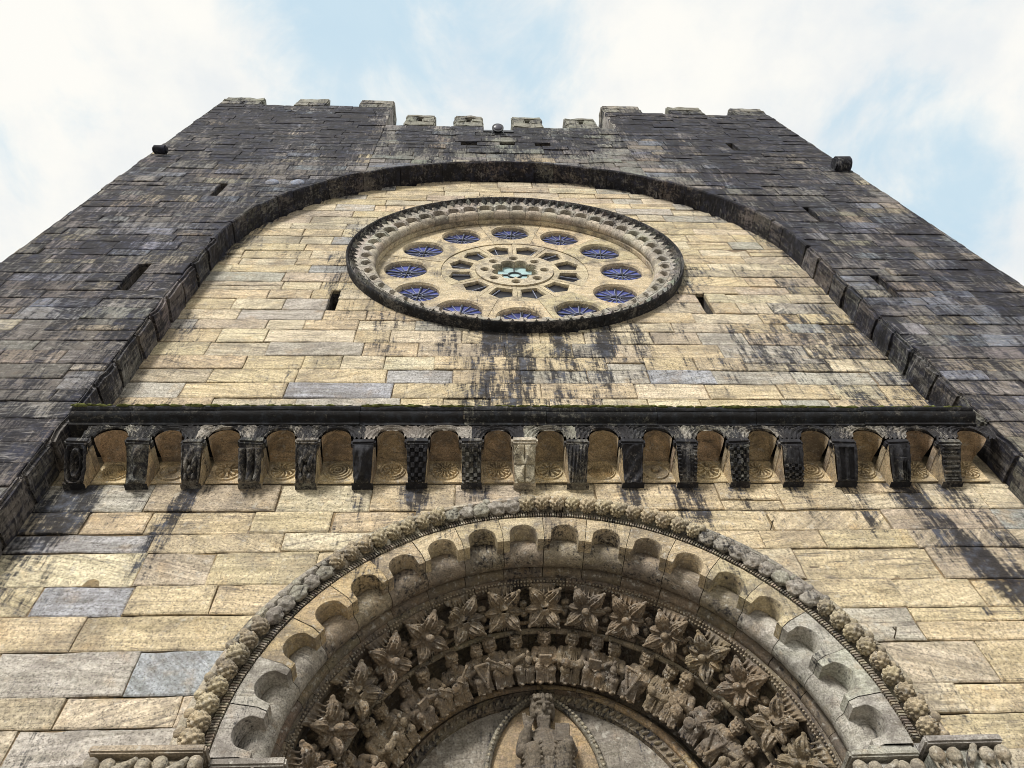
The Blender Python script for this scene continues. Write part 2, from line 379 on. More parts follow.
# ---- stains: run-off below each corbel and below the rose, soot along the edges (shapes that stay put)
CORB = [-4.107, -3.58, -3.11, -2.601, -2.114, -1.616, -1.136, -.648, -.17, .311, .814, 1.311, 1.797, 2.292, 2.786, 3.297, 3.792]
RUN = {0: (.9, 1.0, .22, 0), 1: (.35, .5, .08, 0), 2: (.9, 1.5, .12, -.05), 3: (.4, .7, .08, 0), 6: (.85, .55, .11, 0), 7: (.8, .42, .11, 0), 10: (.85, .6, .11, .05), 11: (.95, .8, .16, .05), 12: (.5, .6, .08, .1), 13: (.5, .8, .10, .1), 14: (.8, .9, .12, .1), 15: (1.0, 2.7, .16, .27), 16: (.9, 1.3, .14, .18), 5: (.4, .6, .07, 0), 8: (.4, .4, .08, 0), 9: (.4, .5, .07, 0), 4: (.35, .5, .07, 0)}
def lower_stain(x, z):
    s = -.04
    for i, (k, ln, w, dr) in RUN.items():
        dz = 7.2-z
        if dz < -.1: continue
        d = (x-CORB[i]-.05*math.sin(dz*3+i)-dr*dz)/(w*(1+.2*dz))
        s = max(s, min(.70, -.06+k*1.3*math.exp(-d*d)*(1-.8*sm(ln*.25, ln*1.15, dz))))
    s = max(s, .58*sm(.95, .0, x+4.36)*sm(4.8, 6.6, z))
    s += .16*nz(x*.9, 4, z*.9)
    s = max(s, .35*sm(.3, 0, 4.36-x))
    return s
def upper_stain(x, z):
    s = -.10
    dz = RZ-z
    for x0, k, w, ln in ((-.1, .62, .26, 4.6), (.45, .55, .16, 3.9), (-.9, .4, .22, 3.3), (.95, .5, .2, 3.4), (-.45, .5, .12, 4.9), (1.4, .3, .3, 4.2), (-1.6, .25, .2, 3.2)):
        if dz > 1.5:
            d = (x-x0)/w; s = max(s, min(.74, -.06+k*1.7*math.exp(-d*d))*(1-sm(ln*.8, ln*1.1, dz)))
    s = max(s, (.52)*sm(2.6, .3, 4.33-x)*sm(13.5, 10.5, z))
    s = max(s, .48*sm(1.7, .4, abs(x-.1))*sm(10.6, 9.6, z))
    s = max(s, .44*sm(1.6, .5, abs(x-2.6))*sm(1.6, .2, abs(z-9.8)))
    s = max(s, .46*sm(.8, 0, x+4.33)*sm(12, 8.5, z))
    s = max(s, .30*sm(.9, .2, math.hypot(x, z-RZ)-2.4))
    s += .22*nz(x*.7, 9, z*.7)
    s = max(s, .55*sm(.16, 0, z-7.83))
    if z > ARZ: s = max(s, .45*sm(.25, .0, 4.33-math.hypot(x, z-ARZ)))
    return s
MER_C = [(-2.227, -1.521), (-1.085, -.414), (.264, .972), (1.52, 2.265)]
def tower_stain(x, z):
    s = .62+.36*nz(x*.45, 3, z*.30)+.16*nz(x*1.9, 8, z*.5)
    s += .20*sm(18, 21, z)*(1 if abs(x) > 2.6 else 0)
    s -= .12*sm(14, 8, z)
    if abs(x) < 2.75:
        s = .54+.2*nz(x*1.3, 1, z*.6)
        for a, b in MER_C: s = max(s, .54+.36*sm(.52, .2, abs(x-(a+b)/2))*sm(16.9, 18.6, z))
        if x > 1.55: s -= .22*sm(.5, .1, abs(x-2.2))
        s -= .26*sm(1.0, .2, z-16.6)
        if x < -2.2: s = max(s-.2*sm(.35, 0, abs(x+2.45)), .1)
    r = math.hypot(x, max(0, z-ARZ))-RJ
    s += .12*sm(.5, .0, r)
    if x < -4.5: s -= .10*sm(.8, .1, abs(x+5.9))*sm(13, 11, z)
    for x0, z0 in ((-3.6, 19.6), (-5.5, 19.2), (3.4, 19.8), (3.9, 17.2), (-3.0, 18.0), (5.2, 19.5)):
        s += .28*sm(1.0, .1, math.hypot((x-x0)*.8, (z-z0)*.6))
    return s

# ---- recessed wall (lower and upper field)
HOLE_R = 2.30
def port_in(x, z):
    if z < ZP: return abs(x-XP) < HOLE_R
    return math.hypot(x-XP, z-ZP) < HOLE_R
def port_push(x, z):
    if not port_in(x, z): return x, z
    if z < ZP: return (XP+HOLE_R if x > XP else XP-HOLE_R), z
    d = math.hypot(x-XP, z-ZP) or 1; return XP+(x-XP)*HOLE_R/d, ZP+(z-ZP)*HOLE_R/d
mb = MB()
zl = courses(0, 4.51, .30, .42)[:-1]+[4.51, 4.771, 5.005, 5.368, 5.691, 5.986, 6.343, 6.565, 6.839, 7.2]
def iv_low(z):
    if z < ZP: return [(-RJ-.03, XP-HOLE_R), (XP+HOLE_R, RJ+.03)]
    h = math.sqrt(max(0, HOLE_R**2-(z-ZP)**2)) if z < ZP+HOLE_R else 0
    return subtract([(-RJ-.03, RJ+.03)], [(XP-h+.12, XP+h-.12)] if h > .2 else [])
ashlar(mb, zl, iv_low, (0, 0, 0), (1, 0, 0), (0, -1, 0), lower_tint, lower_stain, .5, 1.15, .08, .0042, push=port_push, inside=port_in, relief=.007)
# upper field, with two loopholes
ROSE_R = 2.44
def rose_in(x, z): return math.hypot(x, z-RZ) < ROSE_R
def rose_push(x, z):
    d = math.hypot(x, z-RZ)
    return (x, z) if d >= ROSE_R or d == 0 else (x*ROSE_R/d, RZ+(z-RZ)*ROSE_R/d)
SL_IN = [(-2.54, -2.42, 10.82, 11.45), (2.45, 2.57, 10.79, 11.50)]
zu = courses(7.83, 17.0, .25, .37, (10.82, 11.45))
def iv_up(z):
    h = RJ+.03 if z < ARZ else math.sqrt(max(.0001, (RJ+.03)**2-(z-ARZ)**2))
    holes = [(a, b) for a, b, q0, q1 in SL_IN if q0-.02 < z < q1+.02]
    k = math.sqrt(max(0, ROSE_R**2-(z-RZ)**2)) if abs(z-RZ) < ROSE_R else 0
    if k > .2: holes.append((-k+.12, k-.12))
    return subtract([(-h, h)], holes) if h > .3 else []
ashlar(mb, zu, iv_up, (0, 0, 0), (1, 0, 0), (0, -1, 0), lower_tint, upper_stain, .42, 1.15, .10, .0045, push=rose_push, inside=rose_in, mortar=(.24, .18, .11), relief=.006)
wall = mb.build('recessed_wall', MW, church)

# ---- towers, parapet above the great arch
RA = 4.395
def arch_in(x, z): return abs(x) < RA if z < ARZ else math.hypot(x, z-ARZ) < RA
def arch_push(x, z):
    if not arch_in(x, z): return x, z
    if z < ARZ: return (RA if x > 0 else -RA), z
    d = math.hypot(x, z-ARZ) or 1; return x*RA/d, ARZ+(z-ARZ)*RA/d
SPL, TTOP = 2.62, 21.66
SLITS = {-1: [(-5.0, -4.87, 14.44, 15.17), (-5.06, -4.90, 10.64, 11.49)], 1: [(4.97, 5.07, 13.58, 14.35), (4.82, 4.95, 10.66, 11.39), (4.88, 5.02, 18.1, 18.75)]}
def edge_x(z): return WT-.01+.022*math.sin(z*5.1)+.03*nz(z*3.3, 2, 5)+.03*nz(z*.5, 7, 1)
PART_T = {}
for sgn, lab in ((-1, 'left'), (1, 'right')):
    mb = MB()
    forced = [q for s in SLITS[sgn] for q in s[2:]]
    zt = courses(0, TTOP, .19, .33, forced)
    rr = {}
    def iv_t(z):
        inner = RA if z < ARZ else (math.sqrt(max(0, RA**2-(z-ARZ)**2)) if z < ARZ+RA else 0)
        inner = max(inner-.1 if z >= ARZ else inner, SPL+(rr.setdefault(round(z, 3), 0) if z < 19.7 else 0))
        iv = [(-edge_x(z), -inner)] if sgn < 0 else [(inner, edge_x(z))]
        return subtract(iv, [(a, b) for a, b, q0, q1 in SLITS[sgn] if q0-.02 < z < q1+.02])
    ashlar(mb, zt, iv_t, (0, -DT, 0), (1, 0, 0), (0, -1, 0), tower_tint, tower_stain, .38, 1.1, .13, .0035, push=arch_push, inside=arch_in, mortar=(.12, .10, .09), relief=.008, mback=.016)
    PART_T[sgn] = (zt, rr)
    # outer flank and the return above the parapet
    zf = zt
    ashlar(mb, zf, lambda z: [(0.0, 3.2)], (sgn*WT, -DT, 0), (0, 1, 0), (sgn, 0, 0), tower_tint, lambda x, z: .45, .5, 1.3, .3, .006, mortar=(.12, .10, .09), relief=.012)
    ashlar(mb, courses(19.5, TTOP, .28, .4), lambda z: [(0.0, 1.6)], (sgn*SPL, -DT, 0), (0, 1, 0), (-sgn, 0, 0), lambda x, z, w, h: jit((.34, .32, .29)), lambda x, z: .05, .4, .9, .2, .006, mortar=(.2, .18, .16), relief=.01)
    # flat top
    x0, x1 = sorted((sgn*(SPL+.03), sgn*(WT-.03)))
    mb.add([(x0, -DT+.03, TTOP-.01), (x1, -DT+.03, TTOP-.01), (x1, 2.8, TTOP-.01), (x0, 2.8, TTOP-.01)], [(0, 1, 2, 3)], (.3, .3, .28), .3)
    tower = mb.build('tower', MT, church)
    tower['label'] = f'dark weathered {lab} tower of the facade'
    PART_T[sgn] = tower
# middle wall over the arch crown with three horizontal slots
mb = MB()
SLOT = [(-.895, -.56), (-.08, .24), (.665, .99)]
zc_ = courses(16.0, 19.84, .24, .34, (18.13, 18.42, 19.27))
def iv_c(z):
    h = SPL+.0
    iv = [(-h, h)]
    if z < ARZ+RA:
        k = math.sqrt(RA**2-(z-ARZ)**2)
        iv = subtract(iv, [(-k+.15, k-.15)])
    if 18.13 < z < 18.42: iv = subtract(iv, SLOT)
    if z > 19.27: iv = subtract(iv, [(-.414, .264)])
    return iv
ashlar(mb, zc_, iv_c, (0, -DT, 0), (1, 0, 0), (0, -1, 0), lambda x, z, w, h: jit((.20, .20, .185), .25) if rnd.random() < .8 else tower_tint(x, z), tower_stain, .35, 1.0, .12, .005, push=arch_push, inside=arch_in, mortar=(.13, .11, .09), relief=.012, mback=.02)
for x0, x1, zt_ in ((-SPL, -.414, 19.835), (-.414, .264, 19.265), (.264, SPL, 19.835)):
    mb.add([(x0, -DT+.02, zt_), (x1, -DT+.02, zt_), (x1, .3, zt_), (x0, .3, zt_)], [(0, 1, 2, 3)], (.3, .3, .28), .2)
mb.build('arch_wall', MT, church)
# slits: real pockets in the masonry
def pocket(x0, x1, z0, z1, yf, dep=.5, name='arrow_slit'):
    b = MB(); y0, y1 = yf+.02, yf+dep
    v = [(x0, y0, z0), (x1, y0, z0), (x1, y0, z1), (x0, y0, z1), (x0, y1, z0), (x1, y1, z0), (x1, y1, z1), (x0, y1, z1)]
    b.add([Vector(q) for q in v], [(0, 1, 5, 4), (1, 2, 6, 5), (2, 3, 7, 6), (3, 0, 4, 7), (4, 5, 6, 7)], (.12, .11, .10), .35)
    return b.build(name, MT, church)
for s in (-1, 1):
    for a, b, c, d in SLITS[s]: pocket(a-.01, b+.01, c-.005, d+.005, -DT)
for a, b, c, d in SL_IN: pocket(a-.01, b+.01, c-.005, d+.005, 0)
for a, b in SLOT: pocket(a-.01, b+.01, 18.125, 18.425, -DT, .4, 'wall_slot')
# merlons
def merlon(x0, x1, y0, y1, z0, z1, tint, hole=False, parent=church, dark=.1):
    b = MB(); h = z1-z0
    if hole:
        xm = (x0+x1)/2+.0; hw = .055; zz0, zz1 = z0+h*.36, z0+h*.78
        block(b, x0, x1, y0, y1, z0-.02, zz0, jit(tint), dark, .03, .03, cuts=4); block(b, x0, x1, y0, y1, zz1, z1, jit(tint), dark-.15, .03, .03, cuts=4)
        block(b, x0, xm-hw, y0+.003, y1, zz0+.001, zz1-.001, jit(tint), dark, .03, .03, cuts=4); block(b, xm+hw, x1, y0+.003, y1, zz0+.001, zz1-.001, jit(tint), dark, .03, .03, cuts=4)
        b.add([Vector(q) for q in ((xm-hw-.02, y0+.3, zz0-.02), (xm+hw+.02, y0+.3, zz0-.02), (xm+hw+.02, y0+.3, zz1+.02), (xm-hw-.02, y0+.3, zz1+.02))], [(0, 1, 2, 3)], (.02, .02, .02), .8)
    else:
        zm = z0+h*.48; xs = x0+(x1-x0)*rnd.uniform(.4, .6)
        block(b, x0, xs-.004, y0, y1, z0-.02, zm-.003, jit(tint), dark+.2, .02, .025, cuts=4); block(b, xs+.004, x1, y0, y1, z0-.02, zm-.003, jit(tint), dark+.2, .02, .025, cuts=4)
        block(b, x0, x1, y0-.004, y1, zm+.003, z1, jit(tint), dark, .03, .03, cuts=4)
    return b.build('merlon', MT, parent)
for s, lst in ((-1, [(-6.83, -5.85), (-5.03, -4.27), (-3.47, -2.62)]), (1, [(2.62, 3.6), (4.33, 5.2), (5.98, 6.83)])):
    for a, b in lst: merlon(a, b, -DT-.006, .25, TTOP+.005, 22.43, (.25, .245, .205), parent=PART_T[s], dark=.32)
for a, b in MER_C: merlon(a, b, -DT-.008, .15, 19.845, 20.87, (.23, .23, .19), True, dark=.34)

# ---- great arch: voussoirs of the soffit and the jambs
mb = MB()
aj = math.degrees(0)
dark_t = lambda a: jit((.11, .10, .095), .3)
edges = [-90]
while edges[-1] < 90-3: edges.append(edges[-1]+rnd.uniform(4.2, 6.6))
edges[-1] = 90
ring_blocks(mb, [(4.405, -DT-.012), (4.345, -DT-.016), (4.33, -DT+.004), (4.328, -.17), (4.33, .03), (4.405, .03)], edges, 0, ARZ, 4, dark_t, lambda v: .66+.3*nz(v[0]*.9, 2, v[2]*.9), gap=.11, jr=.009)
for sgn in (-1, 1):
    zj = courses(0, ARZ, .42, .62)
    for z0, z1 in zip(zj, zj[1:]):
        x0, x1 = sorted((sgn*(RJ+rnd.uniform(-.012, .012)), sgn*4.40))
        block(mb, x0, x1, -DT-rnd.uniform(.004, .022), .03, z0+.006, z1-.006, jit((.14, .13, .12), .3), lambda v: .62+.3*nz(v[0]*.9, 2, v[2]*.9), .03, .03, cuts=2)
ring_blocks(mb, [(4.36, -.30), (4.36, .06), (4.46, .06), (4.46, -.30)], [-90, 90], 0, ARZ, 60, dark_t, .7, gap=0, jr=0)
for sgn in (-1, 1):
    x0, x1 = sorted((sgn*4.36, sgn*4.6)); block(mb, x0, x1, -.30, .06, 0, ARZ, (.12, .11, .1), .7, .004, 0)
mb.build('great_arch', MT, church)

# ---- stone bosses on the left tower
for x, z in ((-4.14, 15.22), (-3.70, 15.24)):
    bm = bmesh.new(); ell(bm, (x, -DT-.0, z), (.12, .05, .14), sub=3); b = MB(); from_bm(b, bm, (.22, .25, .33), -.1); b.build('stone_boss', MT, church, 60)
# ---- water spouts at the outer corners
for sgn, z, ln, rad in ((-1, 16.90, -.24, .085), (1, 16.75, -.17, .16)):
    bm = bmesh.new()
    m = Matrix.Translation((sgn*(WT-.12+ln/2), -DT-.10, z)) @ Matrix.Rotation(R(90), 4, 'Y')
    bmesh.ops.create_cone(bm, cap_ends=True, segments=20, radius1=rad, radius2=rad*.96, depth=ln+.5, matrix=m)
    bmesh.ops.bevel(bm, geom=[e for e in bm.edges if e.calc_face_angle(0) > 1], offset=.03, segments=2, affect='EDGES')
    for v in bm.verts: v.co += Vector((0, 1, 1))*nz(v.co.x*4, v.co.y*4, v.co.z*4)*.03
    b = MB(); from_bm(b, bm, (.10, .10, .10), .8)
    if sgn > 9: bm = bmesh.new(); slab(bm, (sgn*(WT-(.16 if sgn < 0 else -.02)), -DT-.06, z-rad-.14), (.26, .22, .14)); bmesh.ops.bevel(bm, geom=bm.edges[:], offset=.03, segments=1, affect='EDGES'); from_bm(b, bm, (.36, .34, .31), 0)
    b.build('water_spout', MT, church, 50)

# ---- cornice and corbel table
mb = MB()
prof = [(0.02, 7.835), (-.30, 7.83), (-.425, 7.815), (-.455, 7.795), (-.46, 7.765), (-.445, 7.745), (-.43, 7.74), (-.445, 7.72), (-.438, 7.70), (-.415, 7.68), (-.38, 7.668), (-.36, 7.662), (-.355, 7.632), (0.02, 7.632)]
xs = [-4.30, -3.75, -2.95, -1.68, -.72, .05, 1.1, 2.05, 3.1, 4.20]
for a, b in zip(xs, xs[1:]):
    dy, dz = rnd.uniform(-.012, .012), rnd.uniform(-.007, .007); n = len(prof); k = 14; vs = []
    for i in range(k+1):
        x = a+.002+(b-a-.004)*i/k
        for y, z in prof:
            q = nz(x*5, y*9, z*9)*.008; vs.append(Vector((x, y+(dy+q if y < 0 else 0), z+dz+q)))
    fs = [(i*n+j, i*n+(j+1) % n, (i+1)*n+(j+1) % n, (i+1)*n+j) for i in range(k) for j in range(n)]+[tuple(range(n)), tuple(k*n+j for j in range(n-1, -1, -1))]
    mb.add(vs, fs, jit((.12, .115, .10)), .85)
block(mb, -4.29, 4.19, -.30, .0, 7.64, 7.815, (.12, .115, .1), .6, .005, 0)
block(mb, -4.47, 4.47, .012, .2, 7.12, 7.9, (.36, .30, .2), .1, .005, 0)
cornice = mb.build('cornice', MB_, church, 40)
# arches, vaults and rosette panels between the corbels
NX = CORB+[4.30]
ROS = [lambda r, p: .006*math.cos(r*34)*(r < 1), lambda r, p: .007*(.5-abs(r-.55))*(r < 1)+.007*(r < .3), lambda r, p: .007*(math.cos(p*9) > .2)*(.35 < r < .9)+.007*(r < .25),
       lambda r, p: .006*(math.cos(p*12+r*8) > 0)*(r < .92), lambda r, p: .006*(math.cos(r*22) > 0)*(r < .95), lambda r, p: .006*(math.cos(p*7) > 0)*(r < .6)+.006*(.75 < r < .95), lambda r, p: .007*(math.cos(p*16) > 0)*(.45 < r < .95)+.006*(r < .35)*(math.cos(p*8) > 0),
       lambda r, p: .007*(math.cos(p*14+(2 if r > .5 else 0)) > 0)*(r < .95), lambda r, p: .006*(math.cos(p*10) > 0)*(r < .9)]
for i in range(17):
    x0, x1 = NX[i], NX[i+1]; xm = (x0+x1)/2; hw = (x1-x0)/2; w = hw-.118; zsp, ztop = 7.43, 7.628
    dk = .66+.2*math.sin(i*2.1) if i not in (5, 6, 8) else .16
    arch = MB(); NA, NR = 26, 22; vs = []
    for a in range(NA+1):
        ph = math.pi*a/NA; ux, uz = -math.cos(ph), math.sin(ph)
        ix, iz = xm+ux*w, zsp+uz*.135
        t = min(hw/abs(ux) if abs(ux) > 1e-6 else 9, (ztop-zsp)/uz if uz > 1e-6 else 9)
        ox, oz = xm+ux*t, zsp+uz*t
        if a in (0, NA): oz = zsp
        for q in range(NR+1):
            f = q/NR; x, z = ix+(ox-ix)*f, iz+(oz-iz)*f
            d = math.hypot(x-xm, (z-zsp)*1.1)-w
            rid = .020*max(0, math.sin(d*150))+(.014 if d < .022 else 0)
            vs.append(Vector((x, -.338-rid+.004*nz(x*20, z*20, 1), z)))
    L = NR+1; fs = [(a*L+q, a*L+q+1, (a+1)*L+q+1, (a+1)*L+q) for a in range(NA) for q in range(NR)]
    arch.add(vs, fs, jit((.34, .32, .28)), lambda v, dk=dk: dk-.1*math.sin(v[0]*30))
    vs = []; K = 10                                   # vault from the lip back to the wall
    for a in range(NA+1):
        ph = math.pi*a/NA; ix, iz = xm-math.cos(ph)*w, zsp+math.sin(ph)*.135
        for q in range(K+1):
            f = q/K; s_2 = sm(.1, 1, f)
            vs.append(Vector((xm+(ix-xm)*(1+.25*s_2), -.34+.345*f, iz+(7.535-iz)*s_2+.05*math.sin(f*math.pi)*(1 if a not in (0, NA) else 0))))
    L = K+1; fs = [(a*L+q, a*L+q+1, (a+1)*L+q+1, (a+1)*L+q) for a in range(NA) for q in range(K)]
    arch.add(vs, fs, jit((.52, .39, .25)), lambda v: .42 if v[1] < -.33 else -.08+.26*nz(v[0]*8, v[1]*8, 3))
    arch.build('corbel_arch', MC, church, 45)
    pn = MB(); G = 64; vs = []; fn = ROS[i % len(ROS)]; pw, phh = .165, .163; zc2 = 7.37
    for a in range(G+1):
        for q in range(G+1):
            x, z = xm+pw*(2*q/G-1), zc2+phh*(2*a/G-1)
            r, ph = math.hypot(x-xm, z-zc2)/.115, math.atan2(z-zc2, x-xm)
            e = .012 if a in (0, G) or q in (0, G) else 0
            vs.append(Vector((x, -.014+e-4.2*fn(r, ph)-(.014 if .93 < r < 1.1 else 0), z)))
    L = G+1; fs = [(a*L+q, a*L+q+1, (a+1)*L+q+1, (a+1)*L+q) for a in range(G) for q in range(G)]
    pn.add(vs, fs, jit((.62, .49, .30), .06), -.25); pn.build('rosette_panel', MC, church)
    # wall strip behind the vault
CP = [(-.335, 7.345), (-.30, 7.322), (-.245, 7.285), (-.185, 7.243), (-.13, 7.195), (-.09, 7.155), (-.07, 7.13)]
def cpt(s):
    f = s*(len(CP)-1); i = min(int(f), len(CP)-2); f -= i
    y, z = CP[i][0]+(CP[i+1][0]-CP[i][0])*f, CP[i][1]+(CP[i+1][1]-CP[i][1])*f
    ty, tz = CP[i+1][0]-CP[i][0], CP[i+1][1]-CP[i][1]; l = math.hypot(ty, tz)
    return y, z, tz/l, -ty/l       # point and outward normal (towards -y, -z)
def g2(s, u, s0, u0, r): return math.exp(-(((s-s0)*1.7)**2+(u-u0)**2)/(r*r))
def cell(s, u, n, m): return (int(s*n)+int((u+1)/2*m)) % 2
CT = {'checker': lambda s, u: .020*cell(s, u, 9, 5)*(abs(u) < .93), 'ribs': lambda s, u: .016*(math.sin(s*60) > 0)*(abs(u) < .85),
      'balls': lambda s, u: .04*sum(max(0, 1-(((s-a)*1.6)**2+(u-b)**2)/.07)**.5 for a, b in ((.3, 0), (.48, -.42), (.48, .42), (.65, 0), (.82, -.4), (.82, .4)))+.012*(abs(u) > .85),
      'flower': lambda s, u: .028*abs(math.cos(2*math.atan2((s-.5)*1.6, u)+math.pi/2))**.6*(math.hypot((s-.5)*1.6, u) < .95)+.035*g2(s, u, .5, 0, .22),
      'leaf': lambda s, u: .045*(1-u*u)*math.sin(min(1, s*1.2)*math.pi)**.6+.006*math.sin(u*20+s*9), 'frame': lambda s, u: .018*((abs(u) > .72) or s < .1 or s > .9)+.02*(abs(u) < .12),
      'plain': lambda s, u: .008*(abs(u) > .85)+.006*math.sin(s*14+u*5), 'fringe': lambda s, u: .02*cell(s, u, 14, 6)*(s > .5)+.012*(abs(u) < .5)*(s < .5),
      'head': lambda s, u: .055*g2(s, u, .3, 0, .5)+.05*g2(s, u, .62, 0, .26)+.03*(g2(s, u, .2, -.6, .2)+g2(s, u, .2, .6, .2))+.035*g2(s, u, .88, -.5, .25)+.035*g2(s, u, .88, .5, .25),
      'legs': lambda s, u: .045*(abs(math.cos(u*4.2))**.8)*(s > .12)+.03*g2(s, u, .9, -.62, .25)+.03*g2(s, u, .95, 0, .25)+.03*g2(s, u, .9, .62, .25), 'billet': lambda s, u: .018*cell(s, u, 11, 6)+.05*g2(s, u, .45, 0, .2),
      'bust': lambda s, u: .06*g2(s, u, .3, 0, .34)+.05*g2(s, u, .62, 0, .22)+.05*g2(s, u, .92, -.3, .3)+.05*g2(s, u, .92, .3, .3), 'scroll': lambda s, u: .02*math.cos(math.hypot((s-.45)*1.6, u)*14)+.01*(abs(u) > .8),
      'strip': lambda s, u: .022*(abs(u) < .14)*(.15 < s < .95)+.016*(abs(u) > .66)*(math.sin(s*70) > 0), 'figure': lambda s, u: .014*(abs(u) > .8)+.035*g2(s, u, .3, 0, .25)+.03*(abs(u) < .3)*(s > .35)*(1+.5*math.sin(u*26))}
CK = [('scroll', 'scrolled dark corbel'), ('bust', 'narrow dark corbel carved as a small bust'), ('balls', 'dark corbel with leaf and pellets'), ('legs', 'grey corbel carved as hanging legs'), ('balls', 'dark corbel with cluster of balls'), ('head', 'dark corbel carved as an animal head'), ('checker', 'black checkered corbel'), ('checker', 'black checkered corbel beside a pale flower corbel'), ('flower', 'pale corbel carved with a four petal flower'), ('leaf', 'dark rounded leaf corbel'), ('plain', 'plain black corbel'), ('strip', 'black corbel with centre strip and fringed edges'), ('billet', 'black corbel with billets and a ball'), ('fringe', 'black corbel with a checkered foot'), ('frame', 'black corbel with plain framed panel'), ('figure', 'black corbel with an upright figure'), ('ribs', 'black corbel with horizontal ribs')]
for i, x in enumerate(CORB):
    kind, lab = CK[i]; fn = CT[kind]; b = MB(); hwid = rnd.uniform(.090, .102); TAP = rnd.uniform(.08, .24); BUL = rnd.choice((0, .02, .03, -.012))
    tin, stn = ((.50, .44, .35), .02) if kind == 'flower' else ((.20, .19, .165), .55) if kind in ('legs', 'balls', 'leaf') else ((.14, .135, .125), rnd.uniform(.62, .98))
    G, H = 56, 44; vs = []
    for a in range(G+1):
        s = a/G; y, z, ny, nzn = cpt(s)
        for q in range(H+1):
            u = 2*q/H-1; d = 0 if a in (0, G) or q in (0, H) else 1.45*fn(s, u)+.003*nz(u*9+i, s*14, 4)
            wd = hwid*(1-TAP*s)*(1+.06*nz(s*6, i, 2)); d += BUL*math.sin(s*math.pi)+.006*nz(u*5+i, s*7, 9)
            vs.append(Vector((x+u*wd, y-abs(d)*.55*1 if False else y+ny*d, z-abs(nzn)*d)))
    L = H+1; fs = [(a*L+q, a*L+q+1, (a+1)*L+q+1, (a+1)*L+q) for a in range(G) for q in range(H)]
    b.add(vs, fs, jit(tin), lambda v, k=stn: k*(.75+.25*sm(-.05, -.2, v[1])))
    for sg in (-1, 1):          # the two cheeks
        pv = [Vector((x+sg*hwid*(1-TAP*q/(len(CP)-1)), y, z)) for q, (y, z) in enumerate(CP)]+[Vector((x+sg*hwid*(1-TAP), .01, 7.13)), Vector((x+sg*hwid, .01, 7.345))]
        b.add(pv, [tuple(range(len(pv)))], jit((.56, .44, .28)), lambda v: -.15+.85*sm(-.17, -.32, v[1]))
    b.add([Vector((x-hwid, -.07, 7.13)), Vector((x+hwid, -.07, 7.13)), Vector((x+hwid, .01, 7.13)), Vector((x-hwid, .01, 7.13))], [(0, 1, 2, 3)], jit(tin), stn)
    block(b, x-hwid-.016, x+hwid+.016, -.358+rnd.uniform(-.012, .012), -.272, 7.348, 7.428+rnd.uniform(-.006, .004), jit(tin), stn, .018, .014)
    block(b, x-hwid-.004, x+hwid+.004, -.27, .01, 7.346, 7.43, jit((.44, .35, .24)), .0, .004, .003)
    o = b.build('corbel', MC, church, 50); o['label'] = lab

# ---- rose window
rose = bpy.data.objects.new('rose_window', None); col.objects.link(rose); rose.parent = church; rose.location = (0, 0, RZ)
rose['label'] = 'round window with twelve blue glass oculi'
bpy.context.view_layer.update()
def rb(name, mb, mats, smooth=None):
    o = mb.build(name, mats, rose, smooth); o.matrix_parent_inverse = Matrix.Translation((0, 0, -RZ)); return o
e30 = frange(0, 360, 30)
pale_t = lambda a: jit((.52, .44, .31), .1); grey_t = lambda a: jit((.40, .37, .32), .15); rim_t = lambda a: jit((.12, .115, .11), .2)
mb = MB()
ring_blocks(mb, [(2.46, .05), (2.505, .05), (2.51, -.115), (2.505, -.145), (2.495, -.155), (2.485, -.15), (2.475, -.13), (2.46, -.10)], e30, 0, RZ, 8, rim_t, lambda v: .66 if v[2] < RZ+.8 else .45, .08)  # near-black rim, darker on its lower part than near the top
rim = rb('rim_moulding', mb, MB_, 50)
mb = MB()
ring_blocks(mb, [(2.45, -.085), (2.45, .1), (2.31, .1), (2.31, -.065)], e30, 0, RZ, 8, grey_t, .35, .08)
for k in range(104):            # dogtooth
    a = 2*math.pi*k/104; h = math.pi/104*.92
    P3 = lambda r, da, y: Vector((r*math.sin(a+da), y, RZ+r*math.cos(a+da)))
    vs = [P3(2.465, -h, -.085), P3(2.465, h, -.085), P3(2.33, 0, -.06), P3(2.44, 0, -.165)]
    mb.add(vs, [(0, 1, 3), (1, 2, 3), (2, 0, 3)], jit((.24, .235, .22), .3), .55 if math.cos(a) > -.2 else .25)
rb('dogtooth_band', mb, MC)
def scallops(mb, n, cx, cz, prof_face, rc, rh, claw, rout, yf, th, a_from, a_to, tintf, stainf, nt_=40, nr=4):
    step = (a_to-a_from)/n
    for k in range(n):
        am = a_from+step*(k+.5); vs = []; dy = rnd.uniform(-.003, .003)
        half = R(step/2)-.0012
        for i in range(nt_+1):
            a = R(am)-half+2*half*i/nt_; s = (a-R(am))*rc
            rin = rc+math.sqrt(rh*rh-s*s) if abs(s) < rh else claw
            if abs(s) < rh and rin < claw: rin = claw
            for q in range(nr+1):
                r = rin+(rout-rin)*q/nr
                y = yf+dy+prof_face(r)+.003*nz(r*20, a*30, k)
                vs.append(Vector((cx+r*math.sin(a), y, cz+r*math.cos(a))))
            for y in (yf+dy+prof_face(rin)+.014, yf+th):
                rr_ = rin-(.008 if abs(s) < rh else 0)*(1 if y < yf+th else 1)
                vs.append(Vector((cx+rr_*math.sin(a), y, cz+rr_*math.cos(a))))
        L = nr+3; fs = []
        for i in range(nt_):
            for q in range(nr): fs.append((i*L+q, i*L+q+1, (i+1)*L+q+1, (i+1)*L+q))
            fs.append((i*L, (i+1)*L, (i+1)*L+nr+1, i*L+nr+1)); fs.append((i*L+nr+1, (i+1)*L+nr+1, (i+1)*L+nr+2, i*L+nr+2))
        mb.add(vs, fs, tintf(R(am)), stainf)
mb = MB()
